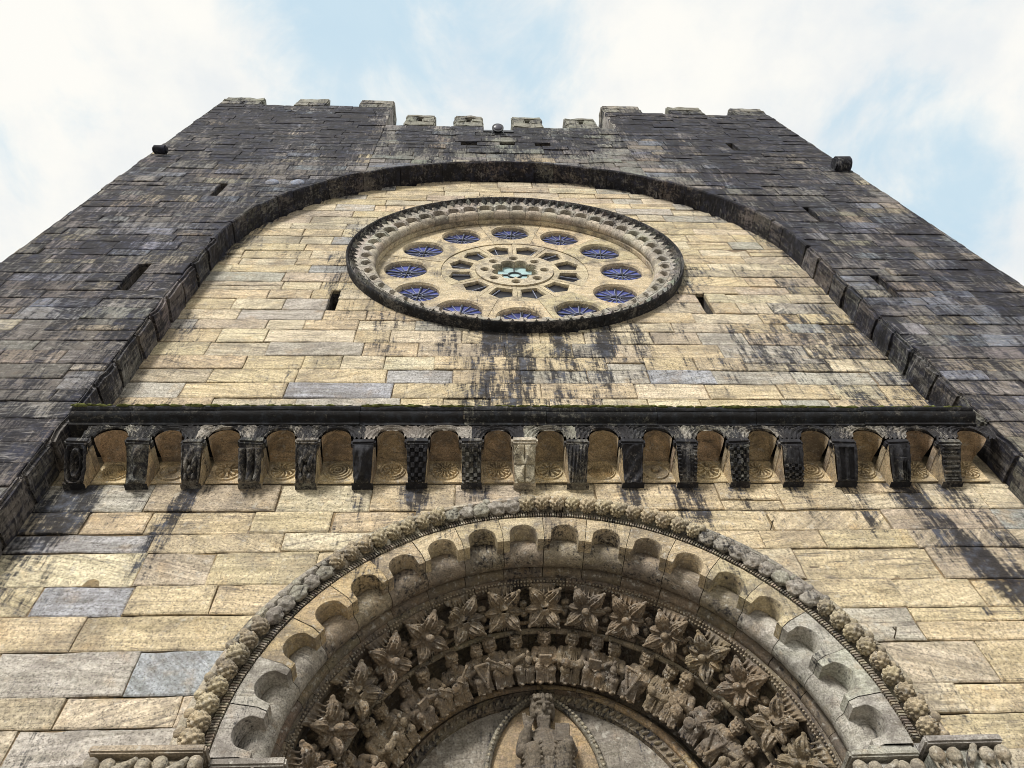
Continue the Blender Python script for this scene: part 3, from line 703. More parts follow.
scallops(mb, 48, 0, RZ, lambda r: (2.29-r)*.35 if r < 2.2 else 0, 2.205, .100, 2.145, 2.31, -.07, .20, 0, 360, grey_t, lambda v: .12+.1*nz(v[0]*3, v[1], v[2]*3), 22, 3)
ring_blocks(mb, [(2.30, .18), (2.12, .18), (2.12, .24), (2.30, .24)], e30, 0, RZ, 8, grey_t, .3, .05)
rb('scalloped_ring', mb, MC, 40)
mb = MB()
ring_blocks(mb, circ(2.175, .06, .085, 14), frange(0, 360, 48), 0, RZ, 3, lambda a: jit((.46, .41, .33), .12), .05, .14)
ring_blocks(mb, [(2.16, .10), (2.09, .13), (2.085, .19), (2.13, .22)], frange(0, 360, 24), 0, RZ, 4, pale_t, .1, .05, closed=False)
rb('roll_moulding', mb, MC, 50)
# tracery plate cut out by sectors
def loop_circle(r, n, c=(0, 0)): return [(c[0]+r*math.sin(2*math.pi*i/n), c[1]+r*math.cos(2*math.pi*i/n)) for i in range(n)]
def grow(lp, d):
    cx = sum(p[0] for p in lp)/len(lp); cy = sum(p[1] for p in lp)/len(lp)
    return [(p[0]+(p[0]-cx)/max(.001, math.hypot(p[0]-cx, p[1]-cy))*d, p[1]+(p[1]-cy)/max(.001, math.hypot(p[0]-cx, p[1]-cy))*d) for p in lp]
def plate(mb, outer, holes, y0, th, tint, stain, ch=.022):
    bm = bmesh.new(); ed = []
    loops = [outer]+[grow(h, ch) for h in holes]; rings = []
    for lp in loops:
        vs = [bm.verts.new((p[0], y0, RZ+p[1])) for p in lp]; rings.append(vs)
        for i in range(len(vs)): ed.append(bm.edges.new((vs[i], vs[(i+1) % len(vs)])))
    bmesh.ops.triangle_fill(bm, edges=ed, use_beauty=True, use_dissolve=False)
    for idx, (vs, lp) in enumerate(zip(rings, [outer]+holes)):
        prev = vs
        for y in ((y0+.03, y0+th) if idx else (y0+th,)):
            nv = [bm.verts.new((p[0], y, RZ+p[1])) for p in lp]
            for i in range(len(lp)): bm.faces.new((prev[i], prev[(i+1) % len(lp)], nv[(i+1) % len(lp)], nv[i]))
            prev = nv
    from_bm(mb, bm, tint, stain)
def pol(r, a): return (r*math.sin(R(a)), r*math.cos(R(a)))
mb = MB(); PY = .2
for k in range(12):
    a = 30*k; g = .10
    o_ = [pol(2.14, a-15+g+(30-2*g)*i/10) for i in range(11)]+[pol(1.125, a+15-g-(30-2*g)*i/6) for i in range(7)]
    plate(mb, o_, [loop_circle(.315, 30, pol(1.65, a))], PY+rnd.uniform(-.004, .004), .10, jit((.54, .45, .30), .10), lambda v: .05+.25*nz(v[0]*2, 1, v[2]*2))
    b_ = a+15; g2_ = .2
    o_ = [pol(1.117, b_-15+g2_+(30-2*g2_)*i/8) for i in range(9)]+[pol(.60, b_+15-g2_-(30-2*g2_)*i/6) for i in range(7)]
    s = 1 if (k % 2) else -1
    plate(mb, o_, [[pol(.70, b_-9.5), pol(.94, b_-10.5), pol(1.025, b_), pol(.94, b_+10.5), pol(.70, b_+9.5)]], PY+.012+rnd.uniform(-.004, .004), .16, jit((.53, .45, .31), .08), lambda v: -.05, .012)
octo = []
for k in range(8):
    c = pol(.255, 45*k+22.5)
    for i in range(9):
        q = R(45*k+22.5)+R(-100+200*i/8); octo.append((c[0]+.105*math.sin(q), c[1]+.105*math.cos(q)))
plate(mb, loop_circle(.593, 64), [loop_circle(.062, 16, pol(.455, 45*k)) for k in range(8)]+[octo], PY-.012, .20, (.52, .45, .33), lambda v: -.05, .012)
rb('tracery', mb, MC)
b = MB()
for k in range(8): b.add([Vector((.07*p[0]+pol(.455, 45*k)[0], PY+.035, RZ+.07*p[1]+pol(.455, 45*k)[1])) for p in loop_circle(1, 14)], [tuple(range(14))])  # black discs stand for the shade deep in the small holes
b.add([Vector((2.2*p[0], .62, RZ+2.2*p[1])) for p in loop_circle(1, 48)], [tuple(range(48))]); rb('dark_backing', b, M_DARK)  # black sheet stands in for the unlit interior behind the tracery
def bar(b, p, q, w, y, mi):
    p, q = Vector(p), Vector(q); d = (q-p).normalized(); n = Vector((-d.y, d.x))*w/2
    pts = [p+n, q+n, q-n, p-n]; V = [Vector((u.x, y, u.y)) for u in pts]+[Vector((u.x, y+.02, u.y)) for u in pts]
    b.add(V, [(0, 1, 2, 3), (0, 4, 5, 1), (1, 5, 6, 2), (2, 6, 7, 3), (3, 7, 4, 0)], mi=mi)
b = MB(); b.add([Vector((.33*p[0], .0, .33*p[1])) for p in loop_circle(1, 32)], [tuple(range(32))])
for k in range(14): bar(b, pol(.07, 360/14*k+5), pol(.32, 360/14*k+5), .0065, -.022, 1)
for k in range(24): bar(b, pol(.075, 15*k), pol(.075, 15*k+15), .007, -.021, 1)
bar(b, (-.32, .05), (.32, -.07), .011, -.03, 2); bar(b, (-.03, -.32), (.05, .32), .010, -.032, 2)
pane0 = b.build('oculus_pane', [M_GLASS, M_LEAD, M_LEADK], rose)
for k in range(12):
    o = pane0 if k == 0 else pane0.copy()
    if k: col.objects.link(o); o.parent = rose
    p = pol(1.65, 30*k); o.location = (p[0], PY+.085, p[1])
b = MB(); b.add([Vector((.385*p[0], .0, .385*p[1])) for p in loop_circle(1, 40)], [tuple(range(40))])
for k in range(24): bar(b, pol(.10, 15*k), pol(.10, 15*k+15), .02, -.022, 1)
bar(b, (-.37, 0), (-.1, 0), .02, -.021, 1); bar(b, (.1, 0), (.37, 0), .02, -.021, 1); bar(b, (0, .1), (0, .37), .02, -.021, 1); bar(b, (0, -.37), (0, -.1), .02, -.021, 1)
o = b.build('centre_pane', [M_TEAL, M_LEADK], rose); o.location = (0, PY+.095, 0)
# leaded grille behind the small pentagons
b = MB(); b.add([Vector((r*p[0], .262, RZ+r*p[1])) for r in (.66, 1.06) for p in loop_circle(1, 48)], [(i, (i+1) % 48, 48+(i+1) % 48, 48+i) for i in range(48)])
for k in range(18):
    p, q = pol(.66, 20*k), pol(1.06, 20*k+4); b2 = MB(); bar(b2, p, q, .008, .240, 1); b.add([v+Vector((0, 0, RZ)) for v in b2.v], b2.f, mi=1)
rb('light_grille', b, [plain('dark_glass', (.008, .008, .012), .35, .3), M_LEAD])

# ---- portal
def port(name, mb, mats, smooth=None, label=None):
    o = mb.build(name, mats, church, smooth)
    if label: o['label'] = label
    return o
def reg(a):       # colour of the portal stone by position round the arch: bluish on the lower left, ochre higher up
    d = math.degrees(a)
    if d < -66: return jit((.40, .375, .33), .08)
    if d < -38: return jit((.48, .37, .22), .12)
    if d > 58: return jit((.44, .42, .37), .1)
    return jit((.46, .38, .25), .12)
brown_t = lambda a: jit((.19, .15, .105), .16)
# hood moulding
mb = MB()
he = [-90, -82, -70.5, -60, -49, -37.5, -26, -15.5, -5.4, 4.6, 17, 28, 39, 50, 61, 72, 82, 90]
def hood_t(a):
    d = math.degrees(a)
    if 30 < d < 64 or -64 < d < -46: return jit((.30, .275, .235), .1)
    return jit((.40, .35, .27), .15)
ring_blocks(mb, [(2.43, .03), (2.43, -.035), (2.405, -.075), (2.375, -.095), (2.35, -.10), (2.335, -.085), (2.32, -.06), (2.26, -.02), (2.20, -.015), (2.175, -.03), (2.17, -.02), (2.17, .03)], he, XP, ZP, 9, hood_t, lambda v: .18+.14*nz(v[0]*2, 0, v[2]*2), .16, .005)
hood = port('hood_moulding', mb, MC, 50)
mb = MB()
for k in range(330):
    a = R(-89+178*k/329); h = R(.16)
    V = [Vector((XP+r*math.sin(a+da), y, ZP+r*math.cos(a+da))) for r, y in ((2.175, -.058), (2.225, -.05), (2.25, -.02)) for da in (-h, h)]
    V += [Vector((XP+r*math.sin(a+da), .0, ZP+r*math.cos(a+da))) for r in (2.175, 2.25) for da in (-h, h)]
    mb.add(V, [(0, 1, 3, 2), (2, 3, 5, 4), (0, 2, 4, 8, 6), (1, 7, 9, 5, 3), (0, 6, 7, 1)], jit((.36, .31, .24), .2), .28)
reed = mb.build('reeding', MC, hood)
def pinecone(worn, seed):
    bm = bmesh.new(); bmesh.ops.create_uvsphere(bm, u_segments=40, v_segments=24, radius=1)
    for v in bm.verts:
        p = v.co.copy(); la = math.asin(max(-1, min(1, p.z))); lo = math.atan2(p.y, p.x)
        k = abs(math.sin(lo*4+la*3.2))*abs(math.sin(lo*4-la*3.2)) if not worn else .3
        r = (1+.36*(k**.6)-.18)*(1+(.30 if worn else .05)*nz(p.x*2+seed, p.y*2, p.z*2))
        v.co = Vector((p.x*(.075 if worn else .060)*r, p.y*(.045 if worn else .064)*r, p.z*.062*r-(.01 if worn else 0)))
    # small tip tucked under the outer fillet
    bmesh.ops.create_uvsphere(bm, u_segments=16, v_segments=10, radius=1, matrix=Matrix.Translation((.055, .028, .075)) @ Matrix.Diagonal((.036, .036, .040, 1)))
    me = bpy.data.meshes.new('pinecone'); bm.to_mesh(me); bm.free()
    me.polygons.foreach_set('use_smooth', [True]*len(me.polygons)); me.materials.append(MC); return me
kinds = []
for sd_ in range(3):
    for wn, tn, stn in ((0, (.42, .34, .235), .06), (1, (.30, .275, .235), .24)):
        m_ = pinecone(wn, sd_*7.1); const_attr(m_, jit(tn), stn); kinds.append((wn, m_))
NP = 55
for k in range(NP):
    d = -88.2+176.4*k/(NP-1)
    worn = (-63 < d < -47) or (-21 < d < -6.5) or (34 < d < 60); a = R(d)
    m_ = rnd.choice([x for w, x in kinds if w == int(worn)])
    er = Vector((math.sin(a), 0, math.cos(a))); ta = Vector((math.cos(a), 0, -math.sin(a))); pos = Vector((XP, 0, ZP))+er*2.278+Vector((0, -.105 if not worn else -.085, 0))
    sc_ = rnd.uniform(.9, 1.08)*(1.04 if d < -70 else 1)
    up = (er+Vector((0, -.15, 0))).normalized(); fw = up.cross(ta)
    rot = Matrix((ta, fw, up)).transposed().to_4x4() @ Matrix.Rotation(rnd.uniform(-.2, .2), 4, 'Z')
    inst('pinecone', m_, hood, Matrix.Translation(pos) @ rot @ Matrix.Scale(sc_, 4))
# scalloped archivolt with roll
mb = MB()
scallops(mb, 18, XP, ZP, lambda r: max(0, 1.99-r)*.5, 1.965, .117, 1.93, 2.168, -.045, .34, -90, 90, reg, lambda v: .12+.36*nz(v[0]*2.5, 3, v[2]*2.5))
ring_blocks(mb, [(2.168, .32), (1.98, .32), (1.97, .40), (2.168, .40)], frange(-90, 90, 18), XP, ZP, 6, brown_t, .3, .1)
scal = port('scalloped_archivolt', mb, MC, 40)
mb = MB()
def roll_t(a):
    d = math.degrees(a)
    return jit((.38, .35, .30), .08) if d < -55 else jit((.40, .38, .34), .1) if d > 52 else jit((.27, .225, .165), .14)
ring_blocks(mb, circ(1.995, .205, .112, 20), frange(-90, 90, 18), XP, ZP, 8, roll_t, lambda v: .16+.3*nz(v[0]*3, 1, v[2]*3), .16, .003)
mb.build('roll_moulding', MC, scal, 50)
mb = MB()
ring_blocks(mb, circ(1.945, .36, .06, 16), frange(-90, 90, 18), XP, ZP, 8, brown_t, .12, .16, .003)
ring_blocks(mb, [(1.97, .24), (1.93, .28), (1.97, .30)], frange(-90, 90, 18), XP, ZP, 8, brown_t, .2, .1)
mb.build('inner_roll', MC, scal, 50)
for s_x in (-1, 1):
    mb = MB()
    for xa, xb, ya in ((1.885, 2.167, -.03), (2.17, 2.43, -.04), (1.845, 1.90, .33)):
        a, b = sorted((XP+s_x*xa, XP+s_x*xb)); block(mb, a, b, ya, .5, 4.40, 4.535, jit((.36, .35, .32)), .08, .01, .004)
    mb.build('springer', MC, scal, 50)
# leaf archivolt
mb = MB()
ring_blocks(mb, [(1.93, .37), (1.865, .385), (1.84, .43), (1.838, .47), (1.86, .54), (1.70, .77), (1.66, .79), (1.93, .85)], frange(-90, 90, 15), XP, ZP, 8, brown_t, .24, .12, .004)  # core darker than the flowers: dirt plus recess shade put into the colour
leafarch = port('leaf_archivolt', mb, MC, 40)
mb = MB()
for k in range(210):
    a = R(-89.5+179*k/209)
    for r, y in ((1.858, .392), (1.842, .42)):
        bm = bmesh.new(); bmesh.ops.create_icosphere(bm, subdivisions=1, radius=.0105, matrix=Matrix.Translation((XP+r*math.sin(a), y, ZP+r*math.cos(a)))); from_bm(mb, bm, (.36, .30, .22), .05)
mb.build('beaded_band', MC, leafarch, 80)
def leaf(bm, ang, ln, wd, lift, curl=0.0, cut=1.0):
    # an acanthus-like leaf lying in the XZ plane, folded along a raised midrib, ribs running out to a curled tip
    c, s = math.cos(ang), math.sin(ang)
    def at(t, w, y): r = .03+ln*t; return Vector((r*c-w*s, y, r*s+w*c))
    for q in (-3, -2, -1, 0, 1, 2, 3):
        prev = None
        for k in range(9):
            t = k/8*cut; w = wd*q/3*math.sin(math.pi*t**.8)**.8*(1-.2*t)+q*.004*(1-t)
            y = -.05-lift*math.sin(t*math.pi*.8)-.032*(1-abs(q)/3)*math.sin(math.pi*t)+.010*(abs(q) % 2)+curl*t*t
            p = at(t, w, y)
            if prev is not None: limb(bm, prev, p, .0075, .0070, 6)
            if abs(q) == 3 and 1 < k < 7: ell(bm, p+Vector((0, .004, 0)), .011, sub=1)
            prev = p
    for k in range(1, 8):
        t = k/8*cut; w = wd*math.sin(math.pi*t**.8)**.8*(1-.2*t); y = -.040-lift*math.sin(t*math.pi*.8)
        for sg in (-1, 1): limb(bm, at(t, 0, y-.022*math.sin(math.pi*t)), at(t, sg*w, y+.006), .010, .009, 6)
    ell(bm, at(cut, 0, -.055-lift*.6+curl), (.014, .018, .014))
def flower(var):
    bm = SB(); tilt = rnd.uniform(-.10, .10)
    for q in range(4):
        cut = .62 if (var, q) in ((3, 2), (4, 1), (1, 3)) else 1.0
        leaf(bm, math.pi/4+q*math.pi/2+tilt+(.14 if q in (0, 2) else -.14)*(1 if q < 2 else .6)+rnd.uniform(-.07, .07), (.175 if q < 2 else .155)*rnd.uniform(.92, 1.05), .050, .055 if var != 2 else .035, rnd.uniform(-.05, .0), cut)
    for sg in (0, math.pi): leaf(bm, sg+rnd.uniform(-.15, .15), .13, .034, .018, -.005, rnd.uniform(.75, 1))
    if var not in (2, 4): ell(bm, (0, -.125, 0), .032, sub=3); limb(bm, (0, -.04, 0), (0, -.11, 0), .024, .022, 8)
    for k in range(-3, 4):      # flutes falling from the heart, up and down
        limb(bm, (k*.008, -.090, -.012), (k*.021, -.045, -.15), .0060, .0075, 6)
        limb(bm, (k*.008, -.085, .012), (k*.020, -.03, .125), .006, .0065, 6)
    for k in range(-2, 3):
        for sg in (-1, 1): limb(bm, (sg*.02, -.075, k*.010), (sg*.11, -.03, k*.020), .006, .006, 6)
    for k in range(-7, 8):      # scalloped drape between the two outer leaves
        x = k/7*.085; limb(bm, (x, -.052-.020*math.cos(k*2.1), .150-.03*math.cos(x*18)), (x*1.15, -.015, .184), .0085, .008, 6)
    for sg in (-1, 1):
        ell(bm, (sg*.165, -.03, .035), (.032, .035, .026)); ell(bm, (sg*.160, -.04, -.045), (.026, .03, .028)); limb(bm, (sg*.10, -.03, -.105), (sg*.18, -.02, -.12), .012, .018, 8); limb(bm, (sg*.12, -.03, .0), (sg*.18, -.03, -.005), .012, .012, 8)
    slab(bm, (0, .03, .0), (.14, .05, .14))
    return fuse('leaf_flower', bm, .0050, jit((.22, .172, .115), .10), .12, .0035)
FL = [flower(v) for v in range(5)]
fsel = {0: 2, -1: 2, -2: 4, 1: 0, 2: 1, 3: 0, 4: 3, 5: 1, -3: 0, -4: 1, -5: 4, -6: 0, 6: 2, 7: 3, -7: 1}
def ring_frame(d, r, y, slope=45):
    a = R(d); er = Vector((math.sin(a), 0, math.cos(a))); ta = Vector((math.cos(a), 0, -math.sin(a)))
    up = (er*math.cos(R(slope))+Vector((0, -math.sin(R(slope)), 0))).normalized()      # from the tympanum outwards along the splay
    fwd = up.cross(ta)                                                                   # into the stone
    return Matrix.Translation(Vector((XP, 0, ZP))+er*r+Vector((0, y, 0))) @ Matrix((ta, fwd, up)).transposed().to_4x4()
for k in range(-7, 8):
    inst('leaf_flower', FL[fsel[k]], leafarch, ring_frame(k*11.75+.3, 1.735, .565, 50) @ Matrix.Rotation(rnd.uniform(-.06, .06), 4, 'Y') @ Matrix.Diagonal((1.03, 1.35, 1.03, 1)))
# archivolt of the elders
mb = MB()
ring_blocks(mb, [(1.70, .70), (1.645, .71), (1.63, .74), (1.65, .82), (1.60, .95), (1.48, 1.07), (1.34, 1.10), (1.28, 1.05), (1.27, 1.12), (1.70, 1.2)], frange(-90, 90, 23), XP, ZP, 6, brown_t, .3, .1, .004)  # core behind the figures darkened: grime and painted shade of the recess
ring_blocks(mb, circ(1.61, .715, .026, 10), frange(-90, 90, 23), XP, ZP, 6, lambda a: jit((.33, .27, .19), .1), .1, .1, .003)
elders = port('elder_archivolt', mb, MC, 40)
def head(bm, c, k=1.0, beard=True, crown=False, turn=0.0, nod=0.0):
    Rz = Matrix.Rotation(turn, 3, 'Z') @ Matrix.Rotation(nod, 3, 'X'); c = Vector(c)
    def at(x, y, z): return c+Rz @ Vector((x*k, y*k, z*k))
    ell(bm, at(0, 0, 0), (.040*k, .044*k, .050*k), Rz, 3); ell(bm, at(0, -.018, -.02), (.030*k, .032*k, .036*k), Rz)
    ell(bm, at(0, -.052, -.004), (.009*k, .016*k, .018*k), Rz); ell(bm, at(0, -.043, .018), (.032*k, .012*k, .007*k), Rz)
    for q in range(-4, 5):
        for h_ in (0, 1, 2): ell(bm, at(.043*math.sin(q*.42), -.040*math.cos(q*.42)*(1 if abs(q) < 3 else .5)+.006*h_, .030+.012*h_-.010*abs(q)*(h_ == 0)), .0095*k, sub=1)
    for s in (-1, 1):
        ell(bm, at(s*.016, -.040, .006), .0075*k); ell(bm, at(s*.022, -.030, -.014), .013*k)
        ell(bm, at(s*.038, .004, 0), (.013*k, .026*k, .042*k), Rz)              # hair falling beside the face
        ell(bm, at(s*.040, -.004, -.002), (.008*k, .010*k, .014*k), Rz)
    ell(bm, at(0, -.044, -.022), (.014*k, .008*k, .005*k), Rz); ell(bm, at(0, .01, .018), (.044*k, .042*k, .040*k), Rz)
    if beard:
        ell(bm, at(0, -.028, -.050), (.029*k, .024*k, .034*k), Rz); limb(bm, at(0, -.03, -.05), at(0, -.034, -.085), .016*k, .006*k)
        for q in range(-2, 3): limb(bm, at(q*.010, -.048, -.034), at(q*.006, -.046, -.082), .0055*k, .0045*k, 6)
    if crown:
        for q in range(10): a = q*math.pi/5; ell(bm, at(.042*math.sin(a), .042*math.cos(a)*.95, .042), (.012*k, .012*k, .016*k))
def hand(bm, p, d, k=1.0):
    p, d = Vector(p), Vector(d).normalized(); sd_ = d.cross(Vector((0, -1, 0)));
    if sd_.length < .1: sd_ = Vector((1, 0, 0))
    sd_.normalize(); ell(bm, p, .015*k)
    for q in range(4): limb(bm, p+sd_*(q-1.5)*.008*k, p+sd_*(q-1.5)*.009*k+d*(.030-.003*abs(q-1.4))*k+Vector((0, -.006*k, 0)), .0052*k, .0042*k, 6)
    limb(bm, p+sd_*.013*k, p+sd_*.024*k+d*.014*k, .0055*k, .0045*k, 6)
def elder(v):
    bm = SB(); t = (-.35, .3, 0, .45, -.15, .15)[v]; lean = (-.025, .022, 0, .018, -.015, .0)[v]; sp = (1.0, .8, 1.15, .9, 1.2, 1.0)[v]
    ell(bm, (0, -.03, .11), (.088, .075, .08)); limb(bm, (0, -.02, .12), (lean, -.025, .27), .078, .066, 12); ell(bm, (lean, -.02, .282), (.090, .052, .042))
    limb(bm, (lean, -.02, .30), (lean*1.6, -.035, .345), .028, .026); head(bm, (lean*1.8, -.055, .380), 1.25, v != 2, v in (0, 3, 5), t, .40)
    for s in (-1, 1):
        kx = s*.052*sp; dz = .012*s*(1 if v % 2 else -1); limb(bm, (s*.045, -.03, .12), (kx, -.135, .130+dz), .050, .043); limb(bm, (kx, -.135, .130+dz), (kx*.8, -.105, .015), .040, .034)
        ell(bm, (kx*.8, -.135, .004), (.018, .036, .013))
    limb(bm, (-.035*sp, -.105, .09), (.035*sp, -.105, .09), .03, .03); limb(bm, (-.03, -.09, .03), (.03, -.09, .03), .03, .03)
    for q in range(-4, 5):      # deep robe folds over the shins, lap and chest
        o = .006*math.sin(q*2.3+v)
        limb(bm, (q*.019, -.158+abs(q)*.006+o, .125), (q*.021, -.135+o, .012), .0075, .0095, 6)
        if abs(q) < 4: limb(bm, (lean+q*.018, -.078+abs(q)*.005, .275), (q*.022+.01*math.sin(v), -.108+abs(q)*.004, .15), .0065, .0085, 6)
    for q in range(3): limb(bm, (-.07, -.095-.02*q, .165-.012*q), (.07, -.10-.02*q, .150-.012*q+.01*(v % 2)), .008, .008, 6)
    slab(bm, (0, .03, .07), (.12, .08, .10))
    hands = {0: ((-.05, -.145, .20), (.045, -.15, .225)), 1: ((-.03, -.15, .245), (.06, -.15, .17)), 2: ((-.04, -.15, .19), (.04, -.15, .19)), 3: ((-.055, -.15, .235), (.02, -.155, .185)), 4: ((-.02, -.14, .26), (.055, -.14, .22)), 5: ((-.06, -.15, .17), (.06, -.15, .17))}[v]
    for s, h in zip((-1, 1), hands):
        sh = (lean+s*.082, -.02, .282); el = (s*.108, -.065, .195)
        limb(bm, sh, el, .036, .033); limb(bm, el, h, .032, .021); hand(bm, h, (-s*.7, -.2, .3), 1.15)
        limb(bm, el, (s*.095, -.06, .11), .026, .014)      # hanging sleeve
        for q in range(3): limb(bm, (s*(.072+.012*q), -.052, .275-.02*q), (s*.118, -.095, .20-.02*q), .006, .006, 6)
    if v in (0, 3):             # fiddle held across the lap
        rt = Matrix.Rotation(-.9 if v == 0 else .8, 3, 'Y'); o = Vector((0, -.178, .19))
        ell(bm, o+rt @ Vector((0, 0, -.055)), (.054, .018, .055), rt, 3); ell(bm, o+rt @ Vector((0, 0, .022)), (.042, .018, .045), rt, 3)
        limb(bm, o+rt @ Vector((0, 0, .03)), o+rt @ Vector((0, -.005, .15)), .012, .011); ell(bm, o+rt @ Vector((0, 0, .16)), (.02, .014, .02))
        limb(bm, (-.06, -.20, .25), (.07, -.205, .15), .0045, .0045, 6)
    elif v == 1:                # triangular harp
        for p, q in (((-.07, -.165, .27), (.08, -.165, .26)), ((.08, -.165, .26), (.01, -.18, .05)), ((.01, -.18, .05), (-.07, -.165, .27))): limb(bm, p, q, .014, .014)
        slab(bm, (.005, -.155, .18), (.09, .016, .12), Matrix.Rotation(.3, 3, 'Y'))
    elif v == 2: slab(bm, (0, -.165, .21), (.115, .032, .09), Matrix.Rotation(.3, 3, 'X'))
    elif v == 4: ell(bm, (.035, -.165, .215), (.034, .03, .045)); limb(bm, (.035, -.165, .24), (.035, -.165, .29), .013, .018)
    else: slab(bm, (0, -.165, .18), (.19, .035, .055)); ell(bm, (-.065, -.17, .185), (.045, .03, .045)); ell(bm, (.065, -.17, .185), (.045, .03, .045))
    return fuse('elder_figure', bm, .0046, jit((.245, .19, .13), .10), .10, .0036)
EL = [elder(v) for v in range(6)]
seq = [3, 1, 0, 5, 4, 2, 0, 3, 1, 0, 4, 2, 5, 2, 4, 1, 5, 0, 3, 1, 4, 3, 0]
for i, k in enumerate(range(-11, 12)):
    fr = ring_frame(k*7.85+.2, 1.325, .99, 46)
    inst('elder_figure', EL[seq[i]], elders, fr @ Matrix.Rotation(rnd.uniform(-.05, .05), 4, 'Y') @ Matrix.Rotation(rnd.uniform(-.25, .25), 4, 'Z') @ Matrix.Scale(rnd.uniform(.84, .90), 4))
# tympanum
TX, TZ, TY = XP-.055, ZP+.06, 1.16
mb = MB()
G = 40; vs = []; fs = []
for i in range(G+1):
    a = R(-90+180*i/G)
    for j in range(9): vs.append(Vector((TX+1.24*j/8*math.sin(a), TY+.006*nz(i*.7, j*.9, 0), TZ+1.24*j/8*math.cos(a))))
fs = [(i*9+j, i*9+j+1, (i+1)*9+j+1, (i+1)*9+j) for i in range(G) for j in range(8)]
mb.add(vs, fs, (.25, .225, .19), .16)
block(mb, TX-1.3, TX+1.3, TY-.05, TY+.3, TZ-.5, TZ-.002, (.33, .29, .23), .15)
tymp = port('tympanum', mb, stone('worn_painted_stone', blotch=.35, streak=(.7, 1.2), palek=.55, hs=1.3, bumpd=.005, ochre=(.30, .2, .12), pale=(.46, .44, .39)))
mb = MB()
ring_blocks(mb, circ(1.262, TY-.075, .034, 10), frange(-90, 90, 12), TX, TZ, 8, lambda a: jit((.42, .31, .18), .12), .05, .12, .003)
ring_blocks(mb, [(1.235, TY-.07), (1.15, TY-.045), (1.145, TY+.01), (1.235, TY+.01)], frange(-90, 90, 12), TX, TZ, 8, lambda a: jit((.22, .185, .13), .12), .3, .1, .003)
for k in range(62):             # running scroll
    a = R(-88+176*k/61)
    bm = bmesh.new(); bmesh.ops.create_uvsphere(bm, u_segments=10, v_segments=8, radius=1, matrix=Matrix.Translation((TX+1.192*math.sin(a), TY-.06, TZ+1.192*math.cos(a))) @ Matrix.Rotation(a+.6, 4, 'Y') @ Matrix.Diagonal((.013, .02, .034, 1))); from_bm(mb, bm, (.30, .25, .17), .1)
mb.build('frame_band', MC, tymp, 50)
# mandorla
HW, HH, MZ = .455, .80, TZ+.39
def alm(t, k=1.0): # t in 0..1 round the almond
    a = 2*math.pi*t; x = HW*k*math.sin(a); z = math.cos(a); zz = HH*k*(abs(z)**.86)*(1 if z >= 0 else -1)*(1)
    return x*(1-.18*abs(math.cos(a))**2), zz
mx = TX+.02
mb = MB(); n = 90; vs = []
for i in range(n):
    x, z = alm(i/n); l = math.hypot(x, z)
    for q in range(8):
        b_ = q*math.pi/4; e = 1+.034*math.cos(b_)/l*1.0
        vs.append(Vector((mx+x*e, TY-.03+.04*math.sin(b_)*-1, MZ+z*e)))
fs = [(i*8+q, i*8+(q+1) % 8, ((i+1) % n)*8+(q+1) % 8, ((i+1) % n)*8+q) for i in range(n) for q in range(8)]
mb.add(vs, fs, (.24, .22, .17), .28)
for i in range(100):
    x, z = alm(i/100); bm = bmesh.new(); ell(bm, (mx+x, TY-.068, MZ+z), (.016, .012, .016), sub=1); from_bm(mb, bm, (.36, .32, .24), .05)
mand = mb.build('mandorla', MC, tymp, 50)
mb = MB(); vs = [Vector((mx, TY-.012, MZ))]+[Vector((mx+alm(i/n)[0], TY-.012, MZ+alm(i/n)[1])) for i in range(n)]
mb.add(vs, [(0, i+1, (i+1) % n+1) for i in range(n)], (.36, .27, .165), .08)
mb.build('mandorla_field', stone('painted_ochre', blotch=.6, streak=(.8, 1.15), palek=.5, hs=1.8, bumpd=.004, ochre=(.48, .28, .10), pale=(.5, .36, .28)), tymp)
# seated blessing figure
bm = SB(); k = 1.0
ell(bm, (0, -.05, .33), (.17, .13, .13)); limb(bm, (0, -.04, .36), (0, -.06, .60), .135, .115, 14); ell(bm, (0, -.05, .635), (.165, .085, .06))
limb(bm, (0, -.05, .65), (0, -.06, .73), .048, .045); head(bm, (0, -.11, .845), 2.2, True, False, .05, .35)
ell(bm, (0, -.04, .90), (.10, .09, .05)); ell(bm, (0, -.13, .42), (.10, .10, .10))
for q in range(12): a = q*math.pi/6; ell(bm, (.095*math.sin(a), -.05+.085*math.cos(a), .905), (.02, .02, .035))
for s in (-1, 1):
    limb(bm, (s*.09, -.06, .33), (s*.125, -.27, .36), .095, .078); limb(bm, (s*.125, -.27, .36), (s*.11, -.20, .06), .075, .055); ell(bm, (s*.11, -.25, .03), (.04, .08, .03))
for q in range(-7, 8): limb(bm, (q*.02, -.285+abs(q)*.006, .30), (q*.024, -.235, .03), .013, .015, 6)
for s in (-1, 1):
    for q in range(6): limb(bm, (s*.055, -.335+.014*q, .40-.035*q), (s*.205, -.27+.01*q, .35-.04*q), .013, .012, 6)
for q in range(-4, 5): limb(bm, (q*.028, -.172+abs(q)*.008, .62), (q*.022+.03, -.205, .42), .011, .013, 6)
for q in range(5): limb(bm, (-.11+q*.01, -.15, .60-.035*q), (.11, -.17-.005*q, .55-.045*q), .012, .012, 6)
limb(bm, (-.14, -.06, .63), (-.185, -.12, .47), .075, .070); limb(bm, (-.185, -.12, .47), (-.145, -.21, .61), .060, .036); ell(bm, (-.148, -.215, .64), (.033, .018, .036))
for q, (ln, cu) in enumerate(((.085, 0), (.09, 0), (.045, -.02), (.04, -.02))): limb(bm, (-.175+q*.018, -.215, .66), (-.180+q*.019, -.22+cu, .66+ln), .0105, .009, 6)
